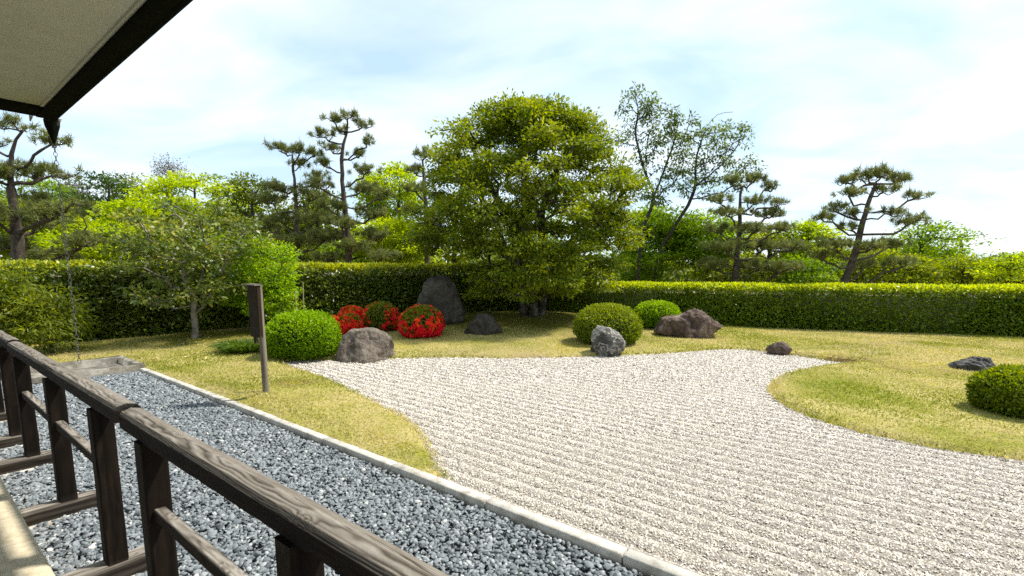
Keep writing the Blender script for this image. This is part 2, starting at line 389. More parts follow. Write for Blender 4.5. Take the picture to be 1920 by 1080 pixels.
# grass blades
def grass(n, seed):
    r = np.random.default_rng(seed); P = []; tot = 0
    while tot < n:
        m_ = 400000
        yy = 1.5 + 14 * r.random(m_) ** .9
        c = np.stack([r.uniform(-12, 17, m_), yy], -1)
        u, v, f = proj(np.concatenate([c, np.zeros((m_, 1))], 1))
        dens = np.clip(6.5 / f, .3, 1)
        ok = (u > -120) & (u < 2500) & (v < 1200) & ((c @ NV > 2.53) | (c @ RV > 11.2)) & (r.random(m_) < dens)
        c = c[ok]; d_ = signed(c)
        c = c[(d_ > -.025)]
        P.append(c); tot += len(c)
    c = np.concatenate(P)[:n]; x, y = c[:, 0], c[:, 1]
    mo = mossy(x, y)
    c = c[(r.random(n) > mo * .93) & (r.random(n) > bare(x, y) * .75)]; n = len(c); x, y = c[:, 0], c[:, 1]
    zz = hgt(x, y) + .03 + .012 * fbm(np.stack([x * 1.3, y * 1.3, 0 * x], -1), 3, 3)
    sd_ = signed(c); zz = np.where(sd_ < .06, zz - .03, zz)
    dist = np.hypot(x, y)
    Lb = r.uniform(.013, .034, n) * (1 + .03 * dist) * np.where(sd_ < .06, 1.7, 1); a = r.uniform(0, 6.283, n)
    lean = r.uniform(.3, 1.5, n)
    D = np.stack([np.cos(a) * lean, np.sin(a) * lean, np.ones(n)], -1); D /= np.linalg.norm(D, axis=1)[:, None]
    a2 = r.uniform(0, 6.283, n); wv = np.stack([np.cos(a2), np.sin(a2), 0 * a2], -1) * (.0022 + .0009 * dist)[:, None]
    b = np.stack([x, y, zz], -1)
    V = np.stack([b - wv, b + wv, b + D * Lb[:, None]], 1).reshape(-1, 3)
    Fc = np.arange(3 * n).reshape(-1, 3)
    pn = fbm(np.stack([x, y, 0 * x], -1) * .9, 3, 21) * 1.5 + .35 * fbm(np.stack([x, y, 0 * x], -1) * 4, 2, 31)
    tint = np.clip(.5 + .55 * pn + r.normal(0, .17, n), 0, 1)
    return V, Fc, tint
V, Fc, tt = grass(330000, 3)
M['grass'] = leaf_mat('turf_blade', [(.17, .21, .02), (.28, .30, .045), (.45, .41, .14), (.57, .50, .27), (.46, .41, .03)], .38, .7, .1)
tag(mk('grass', V, Fc, M['grass'], attrs={'tint': ('FACE', tt)}), 'short straw and green turf covering the garden mounds', 'grass', kind='stuff')

# ------------------------------------------------------------------ pebble bed
def ico(sub):
    p = (1 + 5 ** .5) / 2
    v = [(-1, p, 0), (1, p, 0), (-1, -p, 0), (1, -p, 0), (0, -1, p), (0, 1, p), (0, -1, -p), (0, 1, -p), (p, 0, -1), (p, 0, 1), (-p, 0, -1), (-p, 0, 1)]
    f = [(0, 11, 5), (0, 5, 1), (0, 1, 7), (0, 7, 10), (0, 10, 11), (1, 5, 9), (5, 11, 4), (11, 10, 2), (10, 7, 6), (7, 1, 8), (3, 9, 4), (3, 4, 2), (3, 2, 6), (3, 6, 8), (3, 8, 9), (4, 9, 5), (2, 4, 11), (6, 2, 10), (8, 6, 7), (9, 8, 1)]
    v = [np.array(a) / np.linalg.norm(a) for a in v]
    for _ in range(sub):
        c = {}; nf = []
        def mid(a, b):
            k = (min(a, b), max(a, b))
            if k not in c:
                m_ = v[a] + v[b]; v.append(m_ / np.linalg.norm(m_)); c[k] = len(v) - 1
            return c[k]
        for a, b, d in f:
            x, y, z_ = mid(a, b), mid(b, d), mid(d, a)
            nf += [(a, x, z_), (b, y, x), (d, z_, y), (x, y, z_)]
        f = nf
    return np.array(v), np.array(f)
ICO0, ICO1 = ico(0), ico(1)
M['pebble'] = attr_mat('river_pebble', 'tint', [(0, (.04, .046, .05)), (.3, (.12, .138, .148)), (.65, (.22, .242, .252)), (.9, (.36, .375, .375)), (1, (.55, .54, .50))], .6, .3, .25, 90)
bedroot = empty('pebble_bed', ST(5, 1.3, -.1)); tag(bedroot, kind='structure')
b_ = np.array([ST(-3, .2, -.10), ST(-3, 2.42, -.10), ST(13, 2.42, -.10), ST(13, .2, -.10)])
b_[:, 2] = -.085
mk('bed_soil', b_, np.array([[0, 1, 2, 3]]), noise_mat('bed_soil', [(.3, (.05, .055, .06)), (.7, (.12, .13, .14))], 40), bedroot)
r = np.random.default_rng(5)
N = 70000
s = r.uniform(.2, 11.4, N); t = r.uniform(.28, 2.405, N)
P = st_arr(s, t, np.full(N, -.06)); u, v, f = proj(P)
ok = (u > -60) & (u < 1400) & (v < 1140) & (v > 500)
ok &= ~((s > 9.8) & (t > 1.1)) & (r.random(N) < np.clip(4.2 / f, .5, 1))
P = P[ok]; s = s[ok]; t = t[ok]; f = f[ok]; u = u[ok]; v = v[ok]; n = len(P)
a = r.uniform(.010, .0225, n) * np.where(r.random(n) < .06, 1.35, 1) * np.clip(.88 + .055 * f, 1.05, 1.4); b = a * r.uniform(.62, .9, n); c = a * r.uniform(.34, .55, n)
ang = r.uniform(0, 6.283, n); tx = r.normal(0, .55, n); ty = r.normal(0, .55, n)
ca, sa = np.cos(ang), np.sin(ang)
ex = np.stack([ca, sa, tx], -1); ex /= np.linalg.norm(ex, axis=1)[:, None]
ez = np.stack([-ty, tx * 0 - tx, np.ones(n)], -1); ez -= ex * (ez * ex).sum(1)[:, None]; ez /= np.linalg.norm(ez, axis=1)[:, None]
ey = np.cross(ez, ex)
P[:, 2] = -.060 + r.uniform(0, .016, n) + .012 * fbm(P * np.array([3, 3, 0]), 2, 41)
tint = np.clip(.5 + .19 * r.normal(0, 1, n) + .25 * (r.random(n) < .03), 0, 1)
def pebble_mesh(idx, base):
    bv, bf = base; m_ = len(idx)
    bf = bf[bv[bf].mean(1)[:, 2] > -.45]                # the buried underside is left off
    lump = 1 + .12 * r.normal(0, 1, (m_, len(bv)))
    q = bv[None] * lump[:, :, None]
    V = P[idx][:, None] + q[:, :, :1] * (ex[idx] * a[idx][:, None])[:, None] + q[:, :, 1:2] * (ey[idx] * b[idx][:, None])[:, None] + q[:, :, 2:] * (ez[idx] * c[idx][:, None])[:, None]
    Fc = bf[None] + (np.arange(m_) * len(bv))[:, None, None]
    return V.reshape(-1, 3), Fc.reshape(-1, 3), np.repeat(tint[idx], len(bf))
# the largest 300 in the picture one by one, the rest as one mass
vis = (u > 60) & (u < 1240) & (v < 1078) & (v > 700)
rail_line = 745 + .50 * (u - 230)
score = a / f * np.where(vis, 1, 0) * np.where((v > rail_line + 110) | (v < rail_line - 5), 1, .0) * np.where((v > 950) | (v < 900), 1, .9)
top = np.argsort(-score)[:300]
variants = []
for k in range(10):
    bv, bf = ICO1; lump = 1 + .08 * r.normal(0, 1, len(bv)); q = bv * lump[:, None]
    variants.append(mesh_data('pebble', q, bf, M['pebble'], {'tint': ('FACE', np.full(len(bf), np.clip(.12 + .085 * k, 0, 1)))}, True))
from mathutils import Matrix
for k, i in enumerate(top):
    o = bpy.data.objects.new('pebble', variants[min(9, max(0, int((tint[i] - .12) / .085)))])
    Mx = Matrix(((ex[i][0] * a[i], ey[i][0] * b[i], ez[i][0] * c[i], P[i][0]), (ex[i][1] * a[i], ey[i][1] * b[i], ez[i][1] * c[i], P[i][1]), (ex[i][2] * a[i], ey[i][2] * b[i], ez[i][2] * c[i], P[i][2]), (0, 0, 0, 1)))
    col.objects.link(o); o.parent = bedroot; o.matrix_local = Matrix.Translation(-Vector(bedroot.location)) @ Mx
rest = np.setdiff1d(np.arange(n), top)
nearm = f[rest] < 2.3
V1, F1, T1 = pebble_mesh(rest[nearm], ICO1); V2, F2, T2 = pebble_mesh(rest[~nearm], ICO0)
pf = mk('loose_pebbles', np.concatenate([V1, V2]), np.concatenate([F1, F2 + len(V1)]), M['pebble'], bedroot, {'tint': ('FACE', np.concatenate([T1, T2]))}, True)
pf['kind'] = 'stuff'

# ------------------------------------------------------------------ kerb, verandah floor
def box_st(s0, s1, t0, t1, z0, z1, bev=.006):
    """Bevelled box aligned with the kerb."""
    prof = [(t0, z0), (t0, z1 - bev), (t0 + bev, z1), (t1 - bev, z1), (t1, z1 - bev), (t1, z0)]
    V = []
    for ss, ins in ((s0, bev), (s0 + bev, 0), (s1 - bev, 0), (s1, bev)):
        for (tt_, zz_) in prof:
            tm = (t0 + t1) / 2
            V.append(ST(ss, tt_ + (ins if tt_ < tm else -ins), zz_ - (ins if zz_ > z1 - bev * 1.5 else 0)))
    m_ = len(prof); Fq = []
    for k in range(3):
        for j in range(m_):
            a_, b2 = k * m_ + j, k * m_ + (j + 1) % m_
            Fq.append((a_, b2, b2 + m_, a_ + m_))
    caps = [list(range(m_))[::-1], [3 * m_ + j for j in range(m_)]]
    return np.array(V), [np.array(Fq), np.array(caps)]
M['granite'] = noise_mat('pale_granite', [(.3, (.30, .27, .22)), (.5, (.50, .47, .41)), (.7, (.60, .57, .51))], 9, 8, .85, .35, 120)
kerb = empty('kerb', ST(4, 2.47, 0)); tag(kerb, kind='structure')
ss = -4.1
while ss < 9.7:
    L_ = 1.045
    V, Fq = box_st(ss + .004, min(ss + L_, 9.78) - .004, 2.437 + random.Random(ss).uniform(-.004, .004), 2.522, -.14, random.Random(ss * 3).uniform(-.004, .003), .007)
    mk('kerb_stone', V, Fq, M['granite'], kerb); ss += L_
V, Fq = box_st(-3, 14, -2.2, .372, -.2, .10, .012)
M['concrete_floor'] = noise_mat('buff_concrete', [(.3, (.38, .32, .21)), (.55, (.50, .43, .30)), (.75, (.58, .51, .38))], 25, 8, .9, .25, 220)
tag(mk('verandah_floor', V, Fq, M['concrete_floor']), kind='structure')

# ------------------------------------------------------------------ wooden railing
def wood_mat(name, top, side):
    m, t, o = mat_new(name)
    a = nd(t, 'ShaderNodeAttribute', attribute_name='grain'); w = nd(t, 'ShaderNodeAttribute', attribute_name='weather')
    tc_ = nd(t, 'ShaderNodeTexCoord')
    n = nd(t, 'ShaderNodeTexNoise', {'Vector': tc_.outputs['Object'], 'Scale': 7, 'Detail': 6, 'Roughness': .65})
    nn = nd(t, 'ShaderNodeMath', {0: n.outputs['Fac'], 1: .55}, operation='MULTIPLY_ADD'); nn.inputs[2].default_value = -.27
    ad = nd(t, 'ShaderNodeMath', {0: a.outputs['Fac'], 1: nn.outputs[0]}, operation='ADD')
    ct = ramp(t, ad.outputs[0], top); cs = ramp(t, ad.outputs[0], side)
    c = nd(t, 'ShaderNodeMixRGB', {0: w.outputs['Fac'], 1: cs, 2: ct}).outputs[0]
    p = nd(t, 'ShaderNodeBsdfPrincipled', {'Base Color': c, 'Roughness': .85, 'Specular IOR Level': .12})
    n2 = nd(t, 'ShaderNodeTexNoise', {'Vector': tc_.outputs['Object'], 'Scale': 160, 'Detail': 4})
    b = nd(t, 'ShaderNodeBump', {'Height': n2.outputs['Fac'], 'Strength': .35, 'Distance': .003})
    t.links.new(b.outputs[0], p.inputs['Normal']); t.links.new(p.outputs[0], o.inputs[0]); return m
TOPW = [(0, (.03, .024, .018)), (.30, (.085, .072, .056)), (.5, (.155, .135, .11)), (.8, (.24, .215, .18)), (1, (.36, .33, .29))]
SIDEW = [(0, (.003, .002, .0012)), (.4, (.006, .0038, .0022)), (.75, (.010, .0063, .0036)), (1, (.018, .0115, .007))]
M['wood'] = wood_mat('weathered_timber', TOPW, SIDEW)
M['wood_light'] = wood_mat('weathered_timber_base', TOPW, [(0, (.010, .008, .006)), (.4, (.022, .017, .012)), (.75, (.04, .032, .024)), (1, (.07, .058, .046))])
def plank(O, U, A, B, L, prof, du, dp, seed, relief=.0035, ring=.0042, weather_pow=2, pith=(.0, -.12), knots=4):
    """Timber of profile prof [(a,b)..] swept along U; grain in relief."""
    r_ = np.random.default_rng(seed)
    pr = np.array(prof, float); pts = []; nor = []
    cen = pr.mean(0)
    for p0, p1 in zip(pr, np.roll(pr, -1, 0)):
        k_ = max(1, int(np.ceil(np.linalg.norm(p1 - p0) / dp)))
        nn = np.array([(p1 - p0)[1], -(p1 - p0)[0]]); nn /= np.linalg.norm(nn) + 1e-9
        if nn @ ((p0 + p1) / 2 - cen) < 0: nn = -nn
        for j in range(k_):
            pts.append(p0 + (p1 - p0) * j / k_); nor.append(nn)
    pts = np.array(pts); nor = np.array(nor); nor = nor + np.roll(nor, 1, 0); nor /= np.linalg.norm(nor, axis=1)[:, None]
    nu = max(2, int(L / du) + 1); us = np.linspace(0, L, nu); m_ = len(pts)
    uu = np.repeat(us, m_); aa = np.tile(pts[:, 0], nu); bb = np.tile(pts[:, 1], nu)
    q = np.stack([uu * 1.1, aa * 5, bb * 5], -1)
    rr = .45 * aa + .9 * bb + .5 * np.abs(aa - cen[0] - .02 * vnoise(np.stack([uu * .8, uu * 0, uu * 0], -1), seed + 1)) * (pith[1] < 0)
    rr = rr + .0095 * fbm(q * np.array([1.5, 1.2, 1.2]), 3, seed + 3) + .004 * fbm(np.stack([uu * 9, aa * 40, bb * 40], -1), 2, seed + 8)
    for _ in range(knots):
        ku, ka = r_.uniform(0, L), r_.uniform(pts[:, 0].min(), pts[:, 0].max())
        rr = rr + .011 * np.exp(-((uu - ku) / .035) ** 2 - ((aa - ka) / .014) ** 2)
    w = np.sin(rr * 2 * math.pi / ring)
    fib = .5 + .5 * vnoise(np.stack([uu * 5, aa * 210, bb * 210], -1), seed + 11)
    blot = .5 + .5 * vnoise(np.stack([uu * 2.2, aa * 16, bb * 16], -1), seed + 12)
    gr = .62 * (.5 + .5 * w) ** .45 + .24 * fib + .20 * blot
    crack = vnoise(np.stack([uu * 1.4, aa * 45, bb * 45], -1), seed + 5)
    cr_ = np.clip((np.abs(crack) - .03) / .05, 0, 1)
    lowf = vnoise(np.stack([uu * .9, aa * 3, bb * 3], -1), seed + 6)
    cr_ = np.where(lowf > .15, cr_, 1)
    gr = np.clip(gr * (.35 + .65 * cr_), 0, 1)
    disp = relief * (gr - .6) * 1.0 + .004 * fbm(np.stack([uu * 2, aa * 9, bb * 9], -1), 2, seed + 7)
    nx = np.tile(nor[:, 0], nu); ny = np.tile(nor[:, 1], nu)
    aa = aa + nx * disp; bb = bb + ny * disp
    V = np.asarray(O) + uu[:, None] * np.asarray(U) + aa[:, None] * np.asarray(A) + bb[:, None] * np.asarray(B)
    I = np.arange(nu * m_).reshape(nu, m_); J = np.roll(I, -1, 1)
    Fq = np.stack([I[:-1], J[:-1], J[1:], I[1:]], -1).reshape(-1, 4)
    c0 = len(V); V = np.concatenate([V, V[:m_].mean(0)[None], V[-m_:].mean(0)[None]])
    f3 = np.concatenate([np.stack([I[0], J[0], np.full(m_, c0)], -1), np.stack([J[-1], I[-1], np.full(m_, c0 + 1)], -1)])
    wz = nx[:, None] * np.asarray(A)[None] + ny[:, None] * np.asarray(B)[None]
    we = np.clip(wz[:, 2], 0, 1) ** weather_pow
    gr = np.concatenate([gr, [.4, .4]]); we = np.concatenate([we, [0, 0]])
    return V, [Fq, f3], {'grain': ('POINT', gr), 'weather': ('POINT', we)}
UR = np.append(RV, 0); UN = np.append(NV, 0); UZ = np.array([0, 0, 1.0])
railing = empty('wooden_railing', ST(4, .615, -.06))
tag(railing, 'dark weathered timber railing with grey top rails beside the pebble bed', 'railing')
RAILP = [(.585, .893), (.585, .950), (.598, .966), (.632, .975), (.668, .966), (.682, .950), (.682, .893)]
for (s0, s1, dt, dz, du, dp, sd_) in ((-.3, 2.735, .002, 0, .008, .0028, 3), (2.765, 6.02, -.004, .016, .012, .004, 14), (6.05, 9.4, .0, .030, .02, .006, 25)):
    V, Fq, at = plank(ST(s0, dt, dz), UR, UN, UZ, s1 - s0, RAILP, du, dp, sd_)
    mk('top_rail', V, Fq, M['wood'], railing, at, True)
POSTS = [.05, 1.215, 2.42, 3.21, 4.36, 5.66, 6.5, 7.7, 8.9]
def sq(a0, a1, b0, b1, e=.006): return [(a0, b0 + e), (a0, b1 - e), (a0 + e, b1), (a1 - e, b1), (a1, b1 - e), (a1, b0 + e), (a1 - e, b0), (a0 + e, b0)]
for i, s_ in enumerate(POSTS):
    near = s_ < 4
    V, Fq, at = plank(ST(s_, .615, .05), UZ, UR, UN, .845, sq(-.047, .047, -.046, .046, .007), .02 if near else .05, .006 if near else .015, 100 + i, .0012, .006, 3, (.09, .07), 1)
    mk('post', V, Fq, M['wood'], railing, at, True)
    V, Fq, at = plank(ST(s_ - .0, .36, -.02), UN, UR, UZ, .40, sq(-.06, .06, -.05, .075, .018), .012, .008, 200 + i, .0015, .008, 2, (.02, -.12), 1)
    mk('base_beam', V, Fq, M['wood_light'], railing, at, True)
    V, Fq = box_st(s_ - .085, s_ + .085, .372, .70, -.12, -.042, .01)
    mk('footing_stone', V, Fq, M['granite'], railing)
for i, (a_, b_) in enumerate(zip(POSTS, POSTS[1:])):
    if i in (2, 5): continue
    V, Fq, at = plank(ST(a_ + .04, .615, .585), UR, UN, UZ, b_ - a_ - .08, sq(-.024, .024, -.026, .026, .006), .015, .006, 300 + i, .0012, .006, 4)
    mk('lower_rail', V, Fq, M['wood'], railing, at, True)

# ------------------------------------------------------------------ stone basin and rain chain
def basin():
    s0, s1, t0, t1, zt = 9.86, 11.15, .95, 2.56, .045
    wd, zi = .10, -.06
    V, Fq = [], []
    def ring(ins, z): 
        i = len(V)
        for (a_, b_) in ((s0 + ins, t0 + ins), (s0 + ins, t1 - ins), (s1 - ins, t1 - ins), (s1 - ins, t0 + ins)): V.append(ST(a_, b_, z))
        return i
    rs = [ring(0, -.15), ring(0, zt - .012), ring(.012, zt), ring(wd - .01, zt), ring(wd, zt - .01), ring(wd + .015, zi)]
    for a_, b_ in zip(rs, rs[1:]):
        for j in range(4): Fq.append((a_ + j, a_ + (j + 1) % 4, b_ + (j + 1) % 4, b_ + j))
    Fq.append(tuple(rs[-1] + j for j in range(4)))
    return np.array(V), np.array(Fq)
V, Fq = basin()
M['basin'] = noise_mat('lichened_stone', [(.3, (.06, .055, .042)), (.48, (.17, .155, .125)), (.62, (.30, .28, .24)), (.75, (.44, .42, .37))], 5, 10, .95, .6, 60)
bo = mk('stone_basin', V, Fq, M['basin'], loc=ST(10.5, 1.75, -.1))
tag(bo, 'low rectangular grey stone basin at the far end of the pebble bed', 'basin')
def torus(c, ax1, ax2, R1, R2, rad, nu=10, nv=5):
    V = []
    ax3 = np.cross(ax1, ax2)
    for i in range(nu):
        p = 2 * math.pi * i / nu; d = ax1 * math.cos(p) * R1 + ax2 * math.sin(p) * R2; e = d / np.linalg.norm(d)
        for j in range(nv):
            w = 2 * math.pi * j / nv; V.append(c + d + e * math.cos(w) * rad + ax3 * math.sin(w) * rad)
    I = np.arange(nu * nv).reshape(nu, nv)
    Fq = np.stack([I, np.roll(I, -1, 0), np.roll(np.roll(I, -1, 0), -1, 1), np.roll(I, -1, 1)], -1).reshape(-1, 4)
    return np.array(V), Fq
M['iron'] = noise_mat('tarnished_metal', [(.3, (.05, .05, .045)), (.7, (.16, .155, .14))], 30, 4, .6)
CH = ST(10.62, 1.845); VV, FF, o_ = [], [], 0
zc = 3.55; k = 0
while zc > .06:
    a_ = UR if k % 2 else UN
    v, f_ = torus(np.array([CH[0], CH[1], zc]), a_, UZ, .022, .042, .005); VV.append(v); FF.append(f_ + o_); o_ += len(v); zc -= .066; k += 1
tag(mk('rain_chain', np.concatenate(VV), np.concatenate(FF), M['iron'], loc=(CH[0], CH[1], .02), smooth=True), 'thin metal rain chain hanging from the eave corner into the stone basin', 'chain')

# ------------------------------------------------------------------ roof eave
eave = empty('roof_eave', ST(4, 0, 3.8)); tag(eave, 'overhanging roof eave with olive plaster soffit and black gutter', 'roof')
M['soffit'] = noise_mat('olive_plaster', [(.3, (.44, .43, .35)), (.7, (.50, .49, .40))], 3, 5, .95)
M['black_wood'] = noise_mat('black_stained_timber', [(.3, (.004, .004, .003)), (.6, (.008, .008, .005)), (.8, (.02, .02, .014))], 12, 6, .9, .3, 60, .03)
M['roof_top'] = noise_mat('grey_roof', [(.3, (.08, .08, .08)), (.7, (.14, .14, .14))], 8)
M['sheet'] = noise_mat('grey_sheet_metal', [(.3, (.16, .16, .15)), (.7, (.26, .26, .25))], 8, 4, .55)
V, Fq = box_st(-4, 9.62, -3, 1.575, 3.88, 3.93, .002); mk('soffit', V, Fq, M['soffit'], eave)
V, Fq = box_st(-4, 9.60, 1.565, 1.60, 3.865, 3.95, .003); mk('soffit_trim', V, Fq, M['soffit'], eave)
V, Fq = box_st(-4, 10.18, 1.602, 1.76, 3.84, 4.02, .004); mk('fascia', V, Fq, M['black_wood'], eave)
V, Fq = box_st(9.622, 10.1, -3, 1.60, 3.855, 4.02, .004); mk('fascia', V, Fq, M['black_wood'], eave)
def gutter(s0, s1, tc_, zc_, rad, along):
    V = []; nseg = 8
    for ss_ in (s0, s1):
        for sh in (0, .006):
            for j in range(nseg + 1):
                w = math.pi * (1 + j / nseg); V.append((ss_, tc_ + (rad - sh) * math.cos(w), zc_ + (rad - sh) * math.sin(w)))
    W_ = np.array([ST(a_, b_, z_) if along else ST(b_, a_, z_) for a_, b_, z_ in V]); m_ = nseg + 1; Fq = []
    for base, flip in ((0, 0), (m_, 1)):
        for j in range(nseg): Fq.append((base + j, base + j + 1, base + j + 1 + 2 * m_, base + j + 2 * m_))
    return W_, np.array(Fq + [(j, j + 1, m_ + j + 1, m_ + j) for j in range(nseg)] + [(2 * m_ + j, 2 * m_ + j + 1, 3 * m_ + j + 1, 3 * m_ + j) for j in range(nseg)])
V, Fq = gutter(-4, 10.45, 1.80, 3.93, .075, True); mk('gutter', V, Fq, M['black_wood'], eave, smooth=True)
V, Fq = gutter(-3, 1.72, 10.2, 3.93, .075, False); mk('gutter', V, Fq, M['black_wood'], eave, smooth=True)
V = np.array([ST(-4, -3, 5.2), ST(-4, 1.9, 4.04), ST(10.5, 1.9, 4.04), ST(8.5, -3, 5.2), ST(-4, -3, 5.26), ST(-4, 1.9, 4.09), ST(10.5, 1.9, 4.09), ST(8.5, -3, 5.26), ST(10.5, -3, 4.04), ST(10.5, -3, 4.09)])
mk('roof_covering', V, [np.array([(0, 1, 2, 3), (7, 6, 5, 4), (1, 5, 6, 2)]), np.array([(3, 2, 8), (9, 6, 7)])], M['roof_top'], eave)
c0 = np.array([CH[0], CH[1], 0]); V = []
for (z_, rd) in ((3.93, .10), (3.84, .092), (3.60, .02), (3.57, .016)):
    for j in range(10): V.append(c0 + np.array([rd * math.cos(j * .6283), rd * math.sin(j * .6283), z_]))
I = np.arange(40).reshape(4, 10); Fq = np.stack([I[:-1], np.roll(I, -1, 1)[:-1], np.roll(I, -1, 1)[1:], I[1:]], -1).reshape(-1, 4)
mk('rainwater_funnel', np.array(V), Fq, M['black_wood'], eave, smooth=True)
for (px, py, w_, h_) in ((58, 212, 9, 15), (110, 222, 9, 14), (17, 198, 30, 9)):
    A_, B_, C_ = W(px - w_ / 2, py, 7.9), W(px + w_ / 2, py + 1, 7.9), W(px - w_ * .3, py + h_, 7.9); off = np.array([.0, .02, 0])
    V = np.array([A_, B_, C_, A_ + off, B_ + off, C_ + off])
    mk('flashing', V, [np.array([(0, 2, 1), (3, 4, 5)]), np.array([(0, 1, 4, 3), (1, 2, 5, 4), (2, 0, 3, 5)])], M['sheet'], eave)

# ------------------------------------------------------------------ signboard
sp = GH(499, 735); sb = empty('signboard', sp)
tag(sb, 'narrow dark wooden notice board on a round post in the lawn', 'signboard')
M['sign_wood'] = wood_mat('sign_timber', TOPW, [(0, (.014, .009, .005)), (.5, (.030, .020, .011)), (1, (.05, .034, .02))])
M['sign_edge'] = wood_mat('sign_edge_timber', TOPW, [(0, (.08, .066, .048)), (.5, (.17, .145, .11)), (1, (.27, .24, .19))])
V = []
lean = np.array([-.004, .0, 1.0])
for k in range(15):
    z_ = -.1 + 1.43 * k / 14; rad = .038 - .002 * k / 14
    for j in range(14):
        w = j * 2 * math.pi / 14; V.append(sp + lean * z_ + np.array([rad * math.cos(w), rad * math.sin(w), 0]) * (1 + .04 * math.sin(3 * w + k)))
I = np.arange(15 * 14).reshape(15, 14); Fq = np.stack([I[:-1], np.roll(I, -1, 1)[:-1], np.roll(I, -1, 1)[1:], I[1:]], -1).reshape(-1, 4)
grn = .5 + .4 * vnoise(np.array(V) * np.array([40, 40, 2.0]), 4)
mk('post', np.array(V), Fq, M['sign_edge'], sb, {'grain': ('POINT', grn), 'weather': ('POINT', np.zeros(len(V)))}, True)
bc = sp + lean * .70 - UN * .042 + UR * .045
lz = lean / np.linalg.norm(lean)
V, Fq, at = plank(bc, lz, UR, UN, .635, sq(-.125, .125, -.022, .022, .004), .03, .006, 61, .0008, .012, 1, (.3, .3), 1)
mk('board', V, Fq, M['sign_wood'], sb, at, True)
V, Fq, at = plank(bc + UN * .03 + UR * .10 - lz * .09, lz, UR, UN, .5, sq(-.03, .03, -.018, .018, .004), .03, .006, 63, .0008, .012, 1, (.3, .3), 0)
mk('batten', V, Fq, M['sign_wood'], sb, at, True)
V, Fq, at = plank(bc + lz * .637 + UR * .135, -UR, UN, UZ, .27, sq(-.05, .055, 0, .018, .004), .03, .008, 64, .0008, .012, 1, (.3, .3), 0)
mk('cap', V, Fq, M['sign_edge'], sb, at, True)

# ------------------------------------------------------------------ rocks
ICO4 = ico(5); ICO_S = ico(4)
def rock(outline, Y, depth, mat, seed, label, rough=.06, cuts=7, fine=.02):
    """outline: silhouette in photo pixels, counter-clockwise or not; built as a solid at distance Y."""
    O = np.array([W(px, py, Y) for px, py in outline]); xz = O[:, [0, 2]]
    cen = (xz.max(0) + xz.min(0)) / 2; cen[1] = xz[:, 1].min() + .42 * np.ptp(xz[:, 1])
    rel = xz - cen; an = np.arctan2(rel[:, 1], rel[:, 0]); rd = np.hypot(*rel.T); od = np.argsort(an); an, rd = an[od], rd[od]
    an = np.concatenate([an - 2 * math.pi, an, an + 2 * math.pi]); rd = np.tile(rd, 3)
    bv, bf = ICO4 if abs(outline[0][0] - outline[len(outline) // 2][0]) > 60 or depth > .41 else ICO_S; v = bv.copy(); r_ = np.random.default_rng(seed)
    size = np.ptp(xz, axis=0).max()
    ph = np.arctan2(v[:, 2], v[:, 0]); rad = np.interp(ph, an, rd); h_ = np.hypot(v[:, 0], v[:, 2])
    pw = h_ ** .8
    X = np.stack([np.cos(ph) * rad * pw, v[:, 1] * depth * (1 - .35 * np.clip(v[:, 2], 0, 1)), np.sin(ph) * rad * pw], -1)
    for _ in range(cuts):                           # flat cleaved faces on front and back
        d = r_.normal(0, 1, 3); d[1] = -abs(d[1]) * 1.4 - .2; d /= np.linalg.norm(d)
        e = X @ d; lim = np.quantile(e, r_.uniform(.86, .95)); X = X - np.clip(e - lim, 0, None)[:, None] * d * .85
    nrm = X / (np.linalg.norm(X, axis=1)[:, None] + 1e-6)
    q = X / size
    dsp = rough * size * (fbm(q * 3.1 + seed, 4, seed) + .7 * (.5 - np.abs(fbm(q * 5 + seed, 3, seed + 9)) * 2) * .5) + fine * size * fbm(q * 16, 3, seed + 3) - rough * .55 * size * np.clip(.10 - np.abs(fbm(q * np.array([4.5, 4.5, 3]) + 3 * seed, 3, seed + 12)), 0, 1) * 6
    X = X + nrm * dsp[:, None]
    V = X + np.array([cen[0], Y, cen[1]])
    base = np.array([cen[0], Y, xz[:, 1].min()])
    o = mk('boulder', V, bf, mat, loc=base, smooth=True); tag(o, label, 'rock', 'garden rocks'); return o
M['rock_dark'] = rocks_mat('dark_lichened_rock', [(.30, (.018, .015, .011)), (.44, (.05, .043, .032)), (.56, (.085, .075, .056)), (.70, (.17, .15, .11))], 1.8)
M['rock_tan'] = rocks_mat('grey_brown_rock', [(.30, (.035, .027, .021)), (.43, (.12, .095, .074)), (.56, (.22, .18, .14)), (.70, (.36, .31, .25))], 3.0)
M['rock_grey'] = rocks_mat('grey_white_rock', [(.32, (.03, .028, .024)), (.45, (.085, .08, .068)), (.57, (.16, .15, .13)), (.70, (.32, .30, .26))], 2.8, (.40, .38, .33))
M['rock_purple'] = rocks_mat('purple_brown_rock', [(.30, (.022, .015, .012)), (.44, (.085, .058, .044)), (.56, (.16, .11, .085)), (.70, (.36, .30, .24))], 2.4)
M['rock_small'] = rocks_mat('dark_slate_rock', [(.3, (.025, .024, .022)), (.45, (.08, .075, .068)), (.6, (.18, .17, .155)), (.72, (.42, .40, .36))], 4)
def ydepth(px, py): return float(GH(px, py)[1])
y_tall = ydepth(828, 606)
rock([(776, 612), (779, 585), (783, 565), (790, 545), (798, 525), (806, 512), (815, 507), (832, 506), (845, 509), (850, 520), (856, 540), (864, 560), (871, 578), (872, 595), (866, 604), (855, 612), (825, 622)], y_tall, .42, M['rock_dark'], 3, 'tall dark upright standing stone beside the large tree', .05, 7)
y_tan = ydepth(690, 668)
